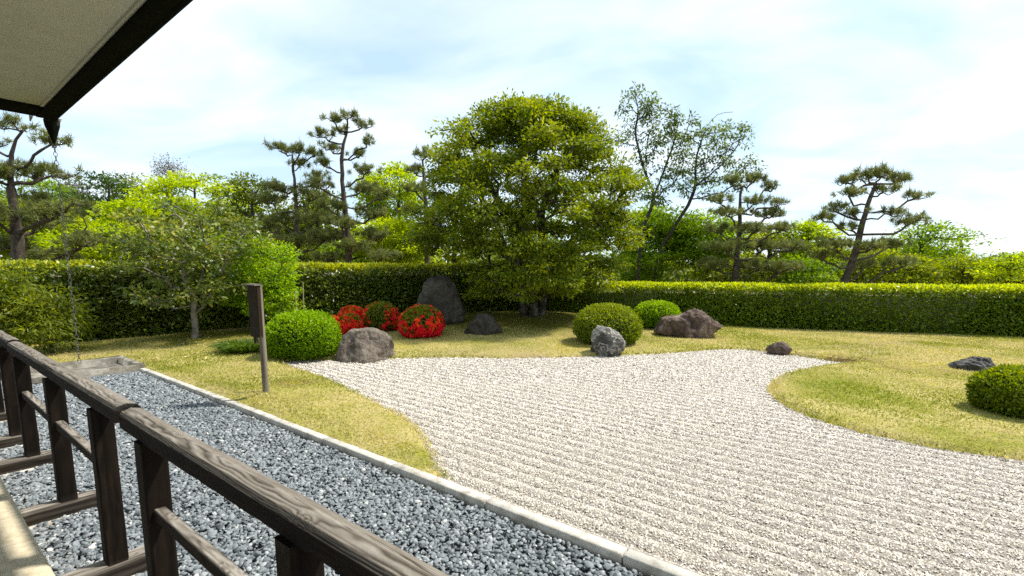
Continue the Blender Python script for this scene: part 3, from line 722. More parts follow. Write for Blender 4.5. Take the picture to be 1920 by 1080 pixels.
rock([(632, 672), (636, 655), (641, 640), (648, 629), (660, 622), (675, 620), (690, 617), (705, 619), (722, 626), (733, 634), (738, 648), (737, 660), (742, 672), (690, 684)], y_tan, .48, M['rock_tan'], 11, 'rounded grey-brown boulder at the gravel edge beside the bright round bush', .06, 5)
y_sm = ydepth(905, 624)
rock([(870, 626), (878, 612), (888, 600), (894, 592), (905, 590), (920, 592), (928, 600), (938, 612), (944, 622), (940, 630), (905, 634)], y_sm, .4, M['rock_dark'], 19, 'low dark pointed rock in moss below the large tree', .06, 6)
y_gr = ydepth(1140, 661)
rock([(1107, 662), (1112, 648), (1109, 632), (1113, 620), (1122, 612), (1134, 611), (1146, 615), (1158, 622), (1168, 632), (1173, 644), (1169, 656), (1158, 664), (1140, 672)], y_gr, .33, M['rock_grey'], 29, 'pale grey veined rock in front of the round olive bush', .08, 6)
y_pu = ydepth(1300, 630)
rock([(1230, 622), (1238, 606), (1246, 597), (1258, 594), (1275, 594), (1285, 588), (1298, 581), (1310, 580), (1322, 584), (1333, 589), (1342, 598), (1352, 607), (1361, 615), (1366, 624), (1345, 632), (1300, 642), (1255, 630)], y_pu, .6, M['rock_purple'], 37, 'large jagged purple-brown rock in front of the low hedge', .08, 9, .03)
y_s2 = ydepth(1462, 657)
rock([(1437, 657), (1444, 650), (1455, 645), (1465, 643), (1475, 645), (1482, 652), (1485, 657), (1475, 661), (1455, 663)], y_s2, .2, M['rock_purple'], 41, 'small brown rock at the far gravel edge', .08, 4)
y_fl = ydepth(1835, 692)
rock([(1790, 690), (1800, 682), (1815, 678), (1828, 673), (1842, 671), (1852, 673), (1858, 680), (1868, 682), (1880, 690), (1862, 697), (1830, 700)], y_fl, .28, M['rock_small'], 47, 'flat dark rock streaked with white in the lawn near the hedge', .1, 6, .035)

# ------------------------------------------------------------------ leaves
def unit(v): return v / (np.linalg.norm(v, axis=-1, keepdims=True) + 1e-9)
def leaf_geo(P, D, Nn, L, Wd, fold=.18):
    D = unit(D); S = unit(np.cross(D, Nn)); Nn = np.cross(S, D)
    L = L[:, None]; Wd = Wd[:, None]
    V = np.stack([P, P + D * L * .45 + S * Wd * .5 + Nn * Wd * fold, P + D * L, P + D * L * .45 - S * Wd * .5 + Nn * Wd * fold], 1).reshape(-1, 3)
    return V, np.arange(4 * len(P)).reshape(-1, 4)
def leaves(name, P, D, Nn, L, Wd, tint, mat, parent):
    V, Fq = leaf_geo(P, D, Nn, L, Wd)
    return mk(name, V, Fq, mat, parent, {'tint': ('FACE', np.clip(tint, 0, 1))})

# clipped bushes
def bush(px, base_py, rx_px, top_py, mat, n, size, seed, label, cat='bush', depth=.9, tint0=.45, bumpy=.10, group='clipped garden bushes', name='clipped_bush', bloom=None, tint_top=.25):
    b = GH(px, base_py); Y = b[1] + 0; m_ = np.linalg.norm(W(px + 1, base_py, Y) - W(px, base_py, Y))
    rx = rx_px * m_; hz = (base_py - top_py) * m_ * .98; Yc = Y + rx * depth * .55
    m_ = np.linalg.norm(W(px + 1, base_py, Yc) - W(px, base_py, Yc)); rx = rx_px * m_
    top = W(px, top_py, Yc)[2]; z0 = float(hgt(b[0], Yc)) - .02; cx = W(px, base_py, Yc)[0]
    hz = top - z0; zc_ = z0 + hz * .42; c = np.array([cx, Yc, zc_])
    r_ = np.random.default_rng(seed); e = empty(name, (cx, Yc, z0)); tag(e, label, cat, group)
    d = unit(r_.normal(0, 1, (n, 3)))
    low = d[:, 2] < -.75; d[low, 2] *= -1
    sx, sy = rx, rx * depth; up, dn = hz * .58, hz * .44
    def surf(d):
        k = np.sign(d) * np.abs(d) ** .86
        lump = 1 + bumpy * fbm(d * 2.2 + seed, 3, seed)
        return np.stack([k[:, 0] * sx, k[:, 1] * sy, k[:, 2] * np.where(d[:, 2] > 0, up, dn)], -1) * lump[:, None]
    p = surf(d) * (1 - .20 * r_.random(n)[:, None] ** 1.6 + .05 * (r_.random((n, 1)) < .06))
    nn = unit(d / np.array([sx, sy, hz * .5]))
    D = unit(nn * .55 + r_.normal(0, .6, (n, 3)) + np.array([0, 0, .35])); Nn = unit(nn + r_.normal(0, .5, (n, 3)))
    L = size * r_.uniform(.7, 1.3, n)
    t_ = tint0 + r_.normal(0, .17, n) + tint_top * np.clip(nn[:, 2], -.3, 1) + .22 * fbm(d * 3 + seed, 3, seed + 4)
    if bloom is not None:
        f_ = bloom(d) + 1.15 * fbm(d * 5.5 + seed * 2, 3, seed + 6)
        red = f_ > r_.uniform(.25, .75, n)
        g_ = ~red
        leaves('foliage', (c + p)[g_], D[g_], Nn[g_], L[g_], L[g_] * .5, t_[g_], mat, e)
        nr = int(red.sum()); Pr = (c + p * 1.03)[red]
        # each blossom: a little star of petals turned outward
        VV, TT = [], []
        ori = unit(nn[red] * .8 + np.array([.25, 0, .5]) + r_.normal(0, .35, (nr, 3))); a1 = unit(np.cross(ori, r_.normal(0, 1, (nr, 3)))); a2 = np.cross(ori, a1)
        Ps, Ds, Ns = [], [], []
        for j in range(4):
            w = j * math.pi / 2
            Ps.append(Pr); Ds.append(unit(a1 * math.cos(w) + a2 * math.sin(w) + ori * .45)); Ns.append(ori)
        Lr = size * .8 * r_.uniform(.7, 1.3, nr); tr = np.clip(.35 + .35 * nn[red][:, 2] + r_.normal(0, .28, nr), 0, 1)
        leaves('blossoms', np.concatenate(Ps), np.concatenate(Ds), np.concatenate(Ns), np.tile(Lr, 4), np.tile(Lr * .75, 4), np.tile(tr, 4), M['blossom'], e)
    else:
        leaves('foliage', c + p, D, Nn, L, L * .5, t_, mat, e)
    bv, bf = ico(3)
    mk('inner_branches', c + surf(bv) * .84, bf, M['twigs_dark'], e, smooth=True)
    return e
bush(571, 672, 65, 586, M['box_a'], 15000, .055, 1, 'bright green clipped round bush beside the signboard', depth=.95)
bush(1138, 648, 60, 572, M['box_b'], 13000, .05, 2, 'olive green clipped dome bush behind the pale grey rock', depth=.95)
bush(1231, 617, 43, 566, M['box_a'], 9000, .055, 3, 'bright green clipped bush beside the purple-brown rock', depth=.9)
bush(1912, 783, 72, 694, M['box_b'], 12000, .05, 4, 'dark glossy clipped bush on the lawn at the right edge', depth=.95, tint0=.35)
AZ = 'flowering azalea bushes'
bush(661, 618, 24, 576, M['azalea'], 5000, .06, 5, 'azalea ball almost wholly covered in red flowers', 'azalea', 1, group=AZ, name='azalea_bush', bloom=lambda d: .85 - .25 * np.clip(d[:, 2], 0, 1) + .2 * d[:, 0])
bush(658, 627, 20, 591, M['azalea'], 4200, .055, 6, 'smallest red azalea ball just behind the grey-brown boulder', 'azalea', 1, group=AZ, name='azalea_bush', bloom=lambda d: .75 - .7 * np.clip(d[:, 2] - .1, 0, 1))
bush(715, 622, 31, 569, M['azalea'], 6000, .055, 7, 'mostly green azalea ball edged with red flowers', 'azalea', 1, group=AZ, name='azalea_bush', bloom=lambda d: -.05 + .5 * np.abs(d[:, 0] + .1) ** 2 * 1.3 + .2 * (d[:, 0] < -.5))
bush(791, 633, 39, 576, M['azalea'], 7500, .055, 8, 'red azalea ball with green patches in front of the standing stone', 'azalea', 1, group=AZ, name='azalea_bush', bloom=lambda d: .40 - .38 * np.clip(d[:, 2], -.7, .5) + .2 * (np.abs(d[:, 0]) > .75))
bush(622, 627, 18, 594, M['azalea'], 3500, .055, 9, 'orange and green azalea half hidden behind the bright round bush', 'azalea', 1, group=AZ, name='azalea_bush', bloom=lambda d: .30 + .4 * np.clip(d[:, 0], 0, 1))

# hedges
def hedge(path, height, thick, mat, dens, size, seed, label, name='hedge', lime=.08, rough=.11, lime_var=0):
    """Box hedge: front face along the path [(x,y)..], leaf shell round dark twigs."""
    r_ = np.random.default_rng(seed); pa = np.array(path, float)
    e = empty(name, (pa[len(pa) // 2][0], pa[len(pa) // 2][1], 0)); tag(e, label, 'hedge')
    Ps, Ds, Ns, Ts = [], [], [], []; cv, cf = [], []
    for a_, b_ in zip(pa, pa[1:]):
        L_ = np.linalg.norm(b_ - a_); u_ = (b_ - a_) / L_; w_ = np.array([-u_[1], u_[0]])       # w_ points to the back
        if w_[1] < 0: w_ = -w_
        def put(n, face):
            uu = r_.uniform(-.05, L_ + .05, n); k = r_.random(n)
            dep = .20 * r_.random(n) ** 1.8 * (1 if face != 'top' else .8)
            if face == 'top': ww = r_.uniform(0, thick, n); zz = height - dep; nn = np.tile([0, 0, 1.0], (n, 1))
            else:
                zz = height * (1 - k ** .95 * .985); ww = dep if face == 'front' else thick - dep
                sgn = -1 if face == 'front' else 1
                nn = np.tile(np.array([w_[0] * sgn, w_[1] * sgn, .15]), (n, 1))
            xy = a_ + uu[:, None] * u_ + ww[:, None] * w_
            wob = .03 + rough * .6 * fbm(np.stack([xy[:, 0] * 1.3, xy[:, 1] * 1.3, zz * 1.6], -1), 3, seed)
            p = np.stack([xy[:, 0], xy[:, 1], zz + hgt(xy[:, 0], xy[:, 1]) * 0], -1) + nn * wob[:, None]
            edge = np.clip((zz - (height - .12)) / .12, 0, 1) if face != 'top' else np.ones(n)
            fresh = (r_.random(n) < lime * 10 * edge * (.75 + lime_var * vnoise(np.stack([xy[:, 0] * .5, xy[:, 1] * .5, 0 * zz], -1), seed + 3))) & (edge > 0)
            t_ = .22 + r_.normal(0, .13, n) + .15 * fbm(np.stack([xy[:, 0] * 1.1, xy[:, 1] * 1.1, zz * 1.5], -1), 2, seed + 7)
            t_ = np.where(r_.random(n) < .05, .5, t_)
            t_ = np.where(fresh, .8 + r_.normal(0, .12, n), np.clip(t_, 0, .52))
            Ps.append(p); Ns.append(unit(nn * .55 + np.array([.25, 0, .75]) + r_.normal(0, .55, (n, 3)))); Ds.append(unit(nn * .5 + r_.normal(0, .6, (n, 3)) + np.array([0, 0, -.1 if face == 'front' else .5]))); Ts.append(t_)
        put(int(dens * L_ * height), 'front'); put(int(dens * L_ * thick * .85), 'top'); put(int(dens * L_ * height * .15), 'back')
        i = len(cv); g_ = .24
        for (q_, k_) in ((a_, g_), (b_, g_), (b_, thick - g_), (a_, thick - g_)):
            for z_ in (-.15, height - g_): cv.append(np.append(q_ + w_ * k_, z_))
        cf += [(i, i + 2, i + 3, i + 1), (i + 2, i + 4, i + 5, i + 3), (i + 4, i + 6, i + 7, i + 5), (i + 6, i, i + 1, i + 7), (i + 1, i + 3, i + 5, i + 7)]
    P_ = np.concatenate(Ps); n = len(P_); L = size * r_.uniform(.7, 1.35, n)
    leaves('foliage', P_, np.concatenate(Ds), np.concatenate(Ns), L, L * .52, np.concatenate(Ts), mat, e)
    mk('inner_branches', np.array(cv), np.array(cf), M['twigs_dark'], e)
    return e
hedge([(-15.5, 8.3), (-9.3, 10.75), (-6.3, 12.3), (-2.2, 14.9), (2.6, 15.6)], 1.70, .85, M['hedge'], 1250, .10, 21, 'tall dark glossy-leaved hedge along the left and back of the garden', lime_var=.7)
hedge([(1.2, 15.25), (5.0, 13.95), (12.1, 11.5), (19, 9.1)], 1.17, .9, M['hedge_r'], 1900, .08, 22, 'low neatly clipped hedge along the right side with lime green top', lime=.12)

# ------------------------------------------------------------------ trees
def smooth_line(P, step=.25, wob=.0, rs=None):
    P = np.array(P, float); o = []
    Q = np.concatenate([[2 * P[0] - P[1]], P, [2 * P[-1] - P[-2]]])
    for i in range(1, len(Q) - 2):
        k = max(1, int(np.linalg.norm(Q[i + 1] - Q[i]) / step))
        for j in range(k):
            t = j / k; a, b, c, d = Q[i - 1:i + 3]
            o.append(.5 * ((2 * b) + (c - a) * t + (2 * a - 5 * b + 4 * c - d) * t * t + (3 * b - a - 3 * c + d) * t ** 3))
    o.append(P[-1]); o = np.array(o)
    if wob and rs is not None: o[1:] += rs.normal(0, wob, (len(o) - 1, 3))
    return o
def grow(trunks, targets, rs, seg=.3, bend=.15, zpen=.6, pathk=.2, wob=.03):
    P, par, dist, own = [], [], [], []
    for li, L in enumerate(trunks):
        L = smooth_line(L, .22, .008, rs)
        if li == 0 or not P: prev = -1
        else:
            dd = np.linalg.norm(np.array(P) - L[0], axis=1); prev = int(dd.argmin())
            if dd[prev] > .6: prev = -1
        for p in L:
            own.append(li); P.append(p); par.append(prev); dist.append(0 if prev < 0 else dist[prev] + np.linalg.norm(p - P[prev])); prev = len(P) - 1
    n0 = len(P); ends = []
    T = np.array(targets); base = np.array(P[:n0])
    dmin = np.array([np.linalg.norm(base - t, axis=1).min() for t in T])
    for ti in np.argsort(dmin):
        t = T[ti]; A = np.array(P); d = np.linalg.norm(A - t, axis=1)
        cost = d + zpen * np.clip(A[:, 2] - (t[2] - .15 * d), 0, None) + pathk * np.array(dist)
        cost[0] += .5
        i = int(cost.argmin()); a = A[i]; D = t - a; L = d[i]
        k = max(2, int(L / seg) + 1)
        c = a + D * .5 + np.array([0, 0, bend * L]) + rs.normal(0, .10 * L, 3)
        prev = i
        for j in range(1, k + 1):
            w = j / k; p = (1 - w) ** 2 * a + 2 * w * (1 - w) * c + w * w * t
            if j < k: p = p + rs.normal(0, wob, 3)
            own.append(own[prev]); P.append(p); par.append(prev); dist.append(dist[prev] + np.linalg.norm(p - P[prev])); prev = len(P) - 1
        ends.append(prev)
    return np.array(P), np.array(par), ends, np.array(own)
def tubes(P, par, ends, r0, rt, n0, sides=6, flare=1.25, minr=0, own=None):
    n = len(P); cnt = np.zeros(n)
    for e in ends: cnt[e] += 1
    for i in range(n - 1, -1, -1):
        if cnt[i] == 0: cnt[i] = 1
        if par[i] >= 0: cnt[par[i]] += cnt[i]
    pw = math.log(r0 / rt) / math.log(max(2, cnt.max())); R = np.maximum(rt * cnt ** pw, minr)
    main = {}
    for i in range(n):
        p = par[i]
        if p >= 0 and (p not in main or cnt[i] > cnt[main[p]]): main[p] = i
    V, Fq, Fo = [], [], []; ringof = {}
    cs = np.cos(np.arange(sides) * 2 * math.pi / sides); sn = np.sin(np.arange(sides) * 2 * math.pi / sides)
    def ring(c, d, r):
        d = d / (np.linalg.norm(d) + 1e-9); x = np.cross(d, (0.31, .95, .02)); x /= np.linalg.norm(x) + 1e-9; y = np.cross(d, x)
        i0 = len(V); 
        for a in range(sides): V.append(c + r * (x * cs[a] + y * sn[a]))
        return i0
    for i in range(n):
        p = par[i]
        if p < 0:
            ch = main.get(i); d = P[ch] - P[i] if ch is not None else UZ
            ringof[i] = ring(P[i], d, R[i] * flare); continue
        d = P[i] - P[p]; ch = main.get(i)
        if ch is not None: dd = d / (np.linalg.norm(d) + 1e-9) + (P[ch] - P[i]) / (np.linalg.norm(P[ch] - P[i]) + 1e-9)
        else: dd = d
        if main.get(p) == i: a0 = ringof[p]
        else: a0 = ring(P[p], d, min(R[i] * 1.1, R[p]))
        b0 = ring(P[i], dd, R[i]); ringof[i] = b0
        for j in range(sides): Fq.append((a0 + j, a0 + (j + 1) % sides, b0 + (j + 1) % sides, b0 + j)); Fo.append(own[i] if own is not None else 0)
    return np.array(V), np.array(Fq), np.array(Fo)
def wood_parts(e, V, Fq, Fo, mat):
    """trunk as a part, every main limb as its sub-part"""
    tr_o = None
    for g_ in np.unique(Fo):
        f_ = Fq[Fo == g_]; u_ = np.unique(f_); rm_ = np.zeros(len(V), np.int64); rm_[u_] = np.arange(len(u_))
        o = mk('trunk' if g_ == 0 else 'limb', V[u_], rm_[f_], mat, e, smooth=True)
        if g_ == 0: tr_o = o
        else: o.parent = tr_o
    return tr_o

def crown_leaves(cl, per, sg, flat, size, asp, rs, up=.9, droop=.25, tvar=.16, tbase=.5, tz=.0, cen=None):
    n = len(cl) * per; c = np.repeat(cl, per, 0)
    sgs = np.repeat(sg * rs.uniform(.7, 1.3, len(cl)), per)[:, None]
    off = unit(rs.normal(0, 1, (n, 3))) * (rs.random((n, 1)) ** .45) * 1.75 * sgs; off[:, 2] = np.where(off[:, 2] < 0, off[:, 2] * .45, off[:, 2]) * flat
    P = c + off
    outw = unit(off + .4 * unit(c - (cen if cen is not None else c.mean(0))) * sgs)
    D = unit(outw + rs.normal(0, .55, (n, 3)) + np.array([0, 0, -droop])); Nn = unit(np.array([0, 0, up]) + rs.normal(0, .55, (n, 3)) + .3 * outw)
    L = size * rs.uniform(.65, 1.3, n)
    t = tbase + np.repeat(rs.normal(0, tvar, len(cl)), per) + rs.normal(0, .16, n) + tz * (off[:, 2] / (sgs[:, 0] * flat + 1e-6))
    return P, D, Nn, L, L * asp, t
def tree(name, label, base, trunks, clusters, mat, bark, seed, per=60, sg=.3, flat=.5, size=.09, asp=.5, r0=.14, rt=.010, group=None, cat='tree', bend=.12, sides=6, tbase=.5, tz=.06, tvar=.16, droop=.25, twigs=True, extra=None, minr=0, zpen=.6, pathk=.2):
    rs = np.random.default_rng(seed); e = empty(name, base); tag(e, label, cat, group)
    cl = np.array(clusters)
    P, par, ends, own = grow(trunks, cl, rs, bend=bend, zpen=zpen, pathk=pathk)
    V, Fq, Fo = tubes(P, par, ends, r0, rt, 0, sides, minr=minr, own=own)
    wood_parts(e, V, Fq, Fo, bark)
    leaves('crown', *crown_leaves(cl, per, sg, flat, size, asp, rs, tbase=tbase, tz=tz, tvar=tvar, droop=droop), mat, e)
    return e
def blob(rs, n, px, py, rx, ry, Y, ry_d=None, shell=.55, noise=0, top=0):
    """cluster centres in an ellipsoid drawn in photo pixels at distance Y"""
    c = W(px, py, Y); ax = abs(W(px + rx, py, Y)[0] - c[0]); az = abs(W(px, py - ry, Y)[2] - c[2]); ay = ry_d if ry_d else ax * .8
    d = unit(rs.normal(0, 1, (n, 3))); k = rs.random(n) ** (1 / 3.); k = shell + (1 - shell) * k if shell else k
    return c + d * np.array([ax, ay, az]) * k[:, None]

# the large tree in the middle
rs = np.random.default_rng(77)
mb = GH(1000, 592); Ym = float(mb[1]); sc_ = np.linalg.norm(W(1001, 400, Ym) - W(1000, 400, Ym))
PROF = [(204, 25), (216, 75), (235, 112), (262, 150), (305, 180), (360, 196), (420, 200), (470, 194), (520, 168), (548, 140), (560, 90)]
py_ = np.array([p[0] for p in PROF]); hw_ = np.array([p[1] for p in PROF])
cl = []
while len(cl) < 1860:
    y_ = rs.uniform(206, 550); R_ = np.interp(y_, py_, hw_) * sc_
    a_ = rs.uniform(0, 6.283); k_ = rs.random() ** .40
    R_ *= 1.0 + .13 * vnoise(np.array([[math.cos(a_) * 1.6, math.sin(a_) * 1.6, y_ / 55]]), 5)[0]
    if y_ > 470 and k_ < .45: continue
    if rs.random() < .35 and math.sin(a_) > .2: continue
    c_ = W(976 + (12 if y_ < 380 else 0), y_, Ym) + np.array([math.cos(a_) * R_ * k_, math.sin(a_) * R_ * k_ * .9, 0])
    if vnoise(c_[None] * np.array([1.2, 1.2, 2.0]), 14)[0] < -.58: continue
    u_, v_, _f = proj(c_)
    if u_ < 888 and v_ > 478: continue                # the limbs stop short of the standing stone
    for _ in range(6):                               # a spray: a flat, slightly arching plate of twigs
        o2 = unit(rs.normal(0, 1, 3)) * rs.random() ** .5 * np.array([.42, .42, .12])
        cl.append(c_ + o2 - np.array([0, 0, .5 * (o2[0] ** 2 + o2[1] ** 2)]))
def WM(px, py, dy=0): return W(px, py, Ym + dy)
mtr = [[mb + np.array([-.22, .05, -.15]), WM(982, 560, .05), WM(978, 530, .05), WM(968, 490, .1), WM(962, 430, .0), WM(925, 360, .1), WM(895, 300, .0), WM(880, 260, .1)],
       [mb + np.array([.02, -.1, -.15]), WM(1000, 550, -.15), WM(998, 500, -.1), WM(985, 430, -.2), WM(985, 350, -.2), WM(975, 270, -.1), WM(970, 215, 0)],
       [mb + np.array([.20, .12, -.15]), WM(1018, 560, .1), WM(1028, 530, .1), WM(1030, 480, .15), WM(1015, 410, .2), WM(1040, 330, .2), WM(1075, 270, .1), WM(1090, 235, 0)],
       [WM(968, 490, .1), WM(930, 470, -.3), WM(880, 440, -.5), WM(830, 425, -.4)],
       [WM(1030, 480, .15), WM(1070, 455, -.3), WM(1120, 440, -.4), WM(1160, 430, -.3)],
       [WM(985, 430, -.2), WM(990, 400, -1.0), WM(1000, 370, -1.8)],
       [WM(1015, 410, .2), WM(1000, 380, 1.0), WM(990, 340, 1.9)]]
tree('evergreen_tree', 'large domed yellow-green evergreen tree with several trunks on the mossy mound', mb, mtr, cl, M['main'], M['bark_main'], 8, per=54, sg=.18, flat=.65, size=.10, asp=.46, r0=.19, rt=.011, sides=7, tbase=.48, tz=.08)

# small-leaved camellia by the pebble bed
rs = np.random.default_rng(31); b = GH(366, 633); Y = float(b[1])
cl = np.concatenate([blob(rs, 60, 350, 440, 112, 62, Y, 1.2, .5), blob(rs, 30, 300, 480, 75, 60, Y - .1, .9, .5), blob(rs, 22, 420, 460, 60, 60, Y, .9, .5), blob(rs, 14, 300, 560, 62, 20, Y - .3, .7, .4), blob(rs, 12, 410, 545, 50, 26, Y - .2, .6, .4)])
tr_ = [[b - UZ * .1, W(364, 590, Y), W(362, 560, Y), W(345, 520, Y), W(348, 460, Y), W(340, 410, Y)], [W(364, 590, Y), W(392, 560, Y - .1), W(415, 515, Y - .1), W(430, 470, Y)],
       [W(362, 572, Y), W(330, 580, Y - .2), W(300, 570, Y - .3), W(262, 558, Y - .35)], [W(362, 560, Y), W(378, 520, Y + .2), W(385, 460, Y + .2), W(375, 420, Y)]]
tree('camellia_tree', 'small sparse camellia with pale branching trunk beside the pebble bed', b, tr_, cl, M['camellia'], M['bark_grey'], 32, per=48, sg=.15, flat=.7, size=.10, asp=.52, r0=.066, rt=.008, tbase=.45, tvar=.2)
# bright leafy shrub behind the signboard
rs = np.random.default_rng(41); b = GH(478, 618); Y = float(b[1])
cl = np.concatenate([blob(rs, 80, 492, 500, 55, 55, Y, .7, .45), blob(rs, 45, 505, 560, 48, 38, Y, .6, .45), blob(rs, 22, 450, 545, 28, 40, Y, .5, .4)])
tree('leafy_shrub', 'bright lime leafy shrub standing behind the signboard', b, [[b - UZ * .1, W(482, 590, Y), W(495, 550, Y), W(498, 500, Y)], [W(482, 590, Y), W(465, 550, Y), W(458, 510, Y)]], cl, M['shrub_lime'], M['bark_dark'], 42, per=70, sg=.16, flat=.6, size=.085, asp=.42, r0=.05, rt=.006, cat='shrub')
# bamboo-like shrub at the left edge
for k, (px, py, rx, ry, Yb, n_, lab) in enumerate(((-5, 575, 78, 55, 9.1, 120, 'yellow-green bamboo-leaved shrub behind the railing at the left edge'), (92, 605, 48, 48, 9.2, 60, 'smaller fresh green bamboo-leaved shrub between the railing and the basin'))):
    rs = np.random.default_rng(50 + k); b = np.append(W(px, py, Yb)[:2], 0)
    cl = blob(rs, n_, px, py, rx, ry, Yb, .6, .1); cl[:, 2] += .25 * rs.random(len(cl)) * (rs.random(len(cl)) < .3)
    tree('bamboo_shrub', lab, b, [[b, W(px, py + ry * .5, Yb), W(px, py, Yb)]], cl, M['bamboo'], M['bark_dark'], 51 + k, per=75, sg=.16, flat=.7, size=.11, asp=.22, r0=.03, rt=.005, cat='shrub', droop=.5, group='bamboo-leaved shrubs')
# ornamental sedge
b = GH(445, 664); rs = np.random.default_rng(60); e = empty('sedge_clump', b); tag(e, 'dark green arching grass clump on the lawn left of the signboard', 'grass clump')
n = 1500; a_ = rs.uniform(0, 6.283, n); rr_ = .30 * np.sqrt(rs.random(n)); P_ = b + np.stack([np.cos(a_) * rr_ * 1.15, np.sin(a_) * rr_ + .3, 0 * a_ - .02], -1)
D = np.stack([np.cos(a_) * (.3 + rr_ * 1.6), np.sin(a_) * (.3 + rr_ * 1.6), np.full(n, 1.0)], -1) + rs.normal(0, .25, (n, 3)); D = unit(D)
L = rs.uniform(.26, .46, n); sd_ = unit(np.cross(D, rs.normal(0, 1, (n, 3)))) * .006
m1 = P_ + D * (L * .6)[:, None]; D2 = unit(D * np.array([1.8, 1.8, .05]) - np.array([0, 0, .15])); tip = m1 + D2 * (L * .5)[:, None]
V = np.stack([P_ - sd_, P_ + sd_, m1 + sd_, m1 - sd_, tip], 1).reshape(-1, 3); i = np.arange(n)[:, None] * 5
mk('blades', V, [np.concatenate([i, i + 1, i + 2, i + 3], 1), np.concatenate([i + 3, i + 2, i + 4], 1)], M['sedge'], e, {'tint': ('FACE', np.tile(np.clip(rs.normal(.5, .25, n), 0, 1), 2))})
# bamboo stakes in front of the hedge
for k, (px, y0, y1) in enumerate(((556, 592, 545), (570, 590, 530))):
    Y = 11.2; p0, p1 = W(px, y0 + 25, Y), W(px - 2, y1, Y); V = []
    for zt in (p0, p1):
        for j in range(6): V.append(zt + np.array([.011 * math.cos(j * 1.047), .011 * math.sin(j * 1.047), 0]))
    p0[2] = float(hgt(p0[0], p0[1])); 
    for j in range(6): V[j][2] = p0[2]
    Fq = np.array([(j, (j + 1) % 6, 6 + (j + 1) % 6, 6 + j) for j in range(6)])
    tag(mk('garden_stake', np.array(V), Fq, noise_mat('cane', [(.3, (.25, .22, .12)), (.7, (.4, .36, .22))], 20), loc=p0), ('left of two thin canes standing behind the bright round bush', 'right and taller of two thin canes behind the bright round bush')[k], 'cane', 'garden canes')

# pines
def pine(label, Y, base_px, trunk_px, pads, r0, seed, spread=.7, ndl=46, nlen=.17, group='black pines beyond the hedge'):
    rs = np.random.default_rng(seed)
    b = W(*base_px, Y); b = np.array([b[0], b[1], -.1])
    e = empty('pine_tree', b); tag(e, label, 'pine', group)
    tr_ = [b] + [W(px, py, Y) for px, py in trunk_px]
    trunks = [tr_]; tufts, tgt, cand = [], [], []
    tp = smooth_line(tr_, .2)
    for (px, py, rx, ry) in pads:
        off = rs.uniform(-spread, spread); c = W(px, py, Y + off)
        m_ = np.linalg.norm(W(px + 1, py, Y) - W(px, py, Y)); ax = rx * m_; az = max(ry * m_, .1)
        # limb out to the pad
        hd = np.linalg.norm(tp[:, :2] - c[:2], axis=1); zs = c[2] - az - .25 * hd
        i = int((np.abs(tp[:, 2] - zs) + .2 * hd).argmin()); a = tp[i]; e_ = c + np.array([0, 0, -az * .8]); D_ = e_ - a; L_ = np.linalg.norm(D_)
        trunks.append([a, a + D_ * .3 + np.array([0, 0, -.06 * L_]) + rs.normal(0, .05 * L_, 3), a + D_ * .62 + np.array([0, 0, -.09 * L_]) + rs.normal(0, .06 * L_, 3), a + D_ * .85 + rs.normal(0, .03 * L_, 3), e_])
        nt_ = max(9, int(74 * ax * ax + 34 * ax * az * 2)); nt_ = min(nt_, 76)
        d = rs.normal(0, 1, (nt_, 3)); d = unit(d) * rs.random((nt_, 1)) ** (1 / 2.2)
        d[:, :2] *= (1 + .35 * vnoise(np.concatenate([d[:, :2] * 2.5, np.full((nt_, 1), px)], 1), seed)[:, None]); p = c + d * np.array([ax * 1.05, ax * .85, az * .8]); p[:, 2] += az * .1 + .16 * np.hypot(p[:, 0] - tp[:, 0].mean(), p[:, 1] - tp[:, 1].mean()) * 0
        tufts.append(p); tgt.append(p[:max(6, nt_ // 3)] - np.array([0, 0, .06]))
        cand.append(p[np.argsort(-p[:, 2])[:max(2, nt_ // 9)]])
    P, par, ends, own = grow(trunks, np.concatenate(tgt), rs, seg=.18, bend=-.05, wob=.028, pathk=.12)
    V, Fq, Fo = tubes(P, par, ends, r0, .012, 0, 6, 1.2, own=own)
    wood_parts(e, V, Fq, Fo, M['bark_pine'])
    t = np.concatenate(tufts); n = len(t) * ndl; c = np.repeat(t, ndl, 0)
    ax_ = np.repeat(unit(rs.normal(0, .45, (len(t), 3)) + np.array([0, 0, .8])), ndl, 0)
    D = unit(ax_ * .55 + rs.normal(0, .62, (n, 3))); L = nlen * rs.uniform(.6, 1.15, n)
    S = unit(np.cross(D, rs.normal(0, 1, (n, 3)))) * .0085
    c = c + rs.normal(0, .03, (n, 3))
    V = np.stack([c - S, c + S, c + D * L[:, None]], 1).reshape(-1, 3)
    tint = np.clip(.42 + np.repeat(rs.normal(0, .14, len(t)), ndl) + rs.normal(0, .14, n), 0, 1)
    mk('crown', V, np.arange(3 * n).reshape(-1, 3), M['needle'], e, {'tint': ('FACE', tint)})
    q = np.concatenate(cand); n = len(q); h_ = rs.uniform(.12, .34, n); S = np.stack([np.full(n, .012), 0 * h_, 0 * h_], -1); S2 = S[:, [1, 0, 2]]
    tipp = q + np.stack([rs.normal(0, .03, n), rs.normal(0, .03, n), h_], -1)
    V = np.stack([q - S, q + S, tipp, q - S2, q + S2], 1).reshape(-1, 3); i = np.arange(n)[:, None] * 5
    e_c = mk('candles', V, np.concatenate([i + np.array([[0, 1, 2]]), i + np.array([[3, 4, 2]])]), M['candle'], e, {'tint': ('FACE', rs.random(2 * n))}); e_c['kind'] = 'stuff'
    return e
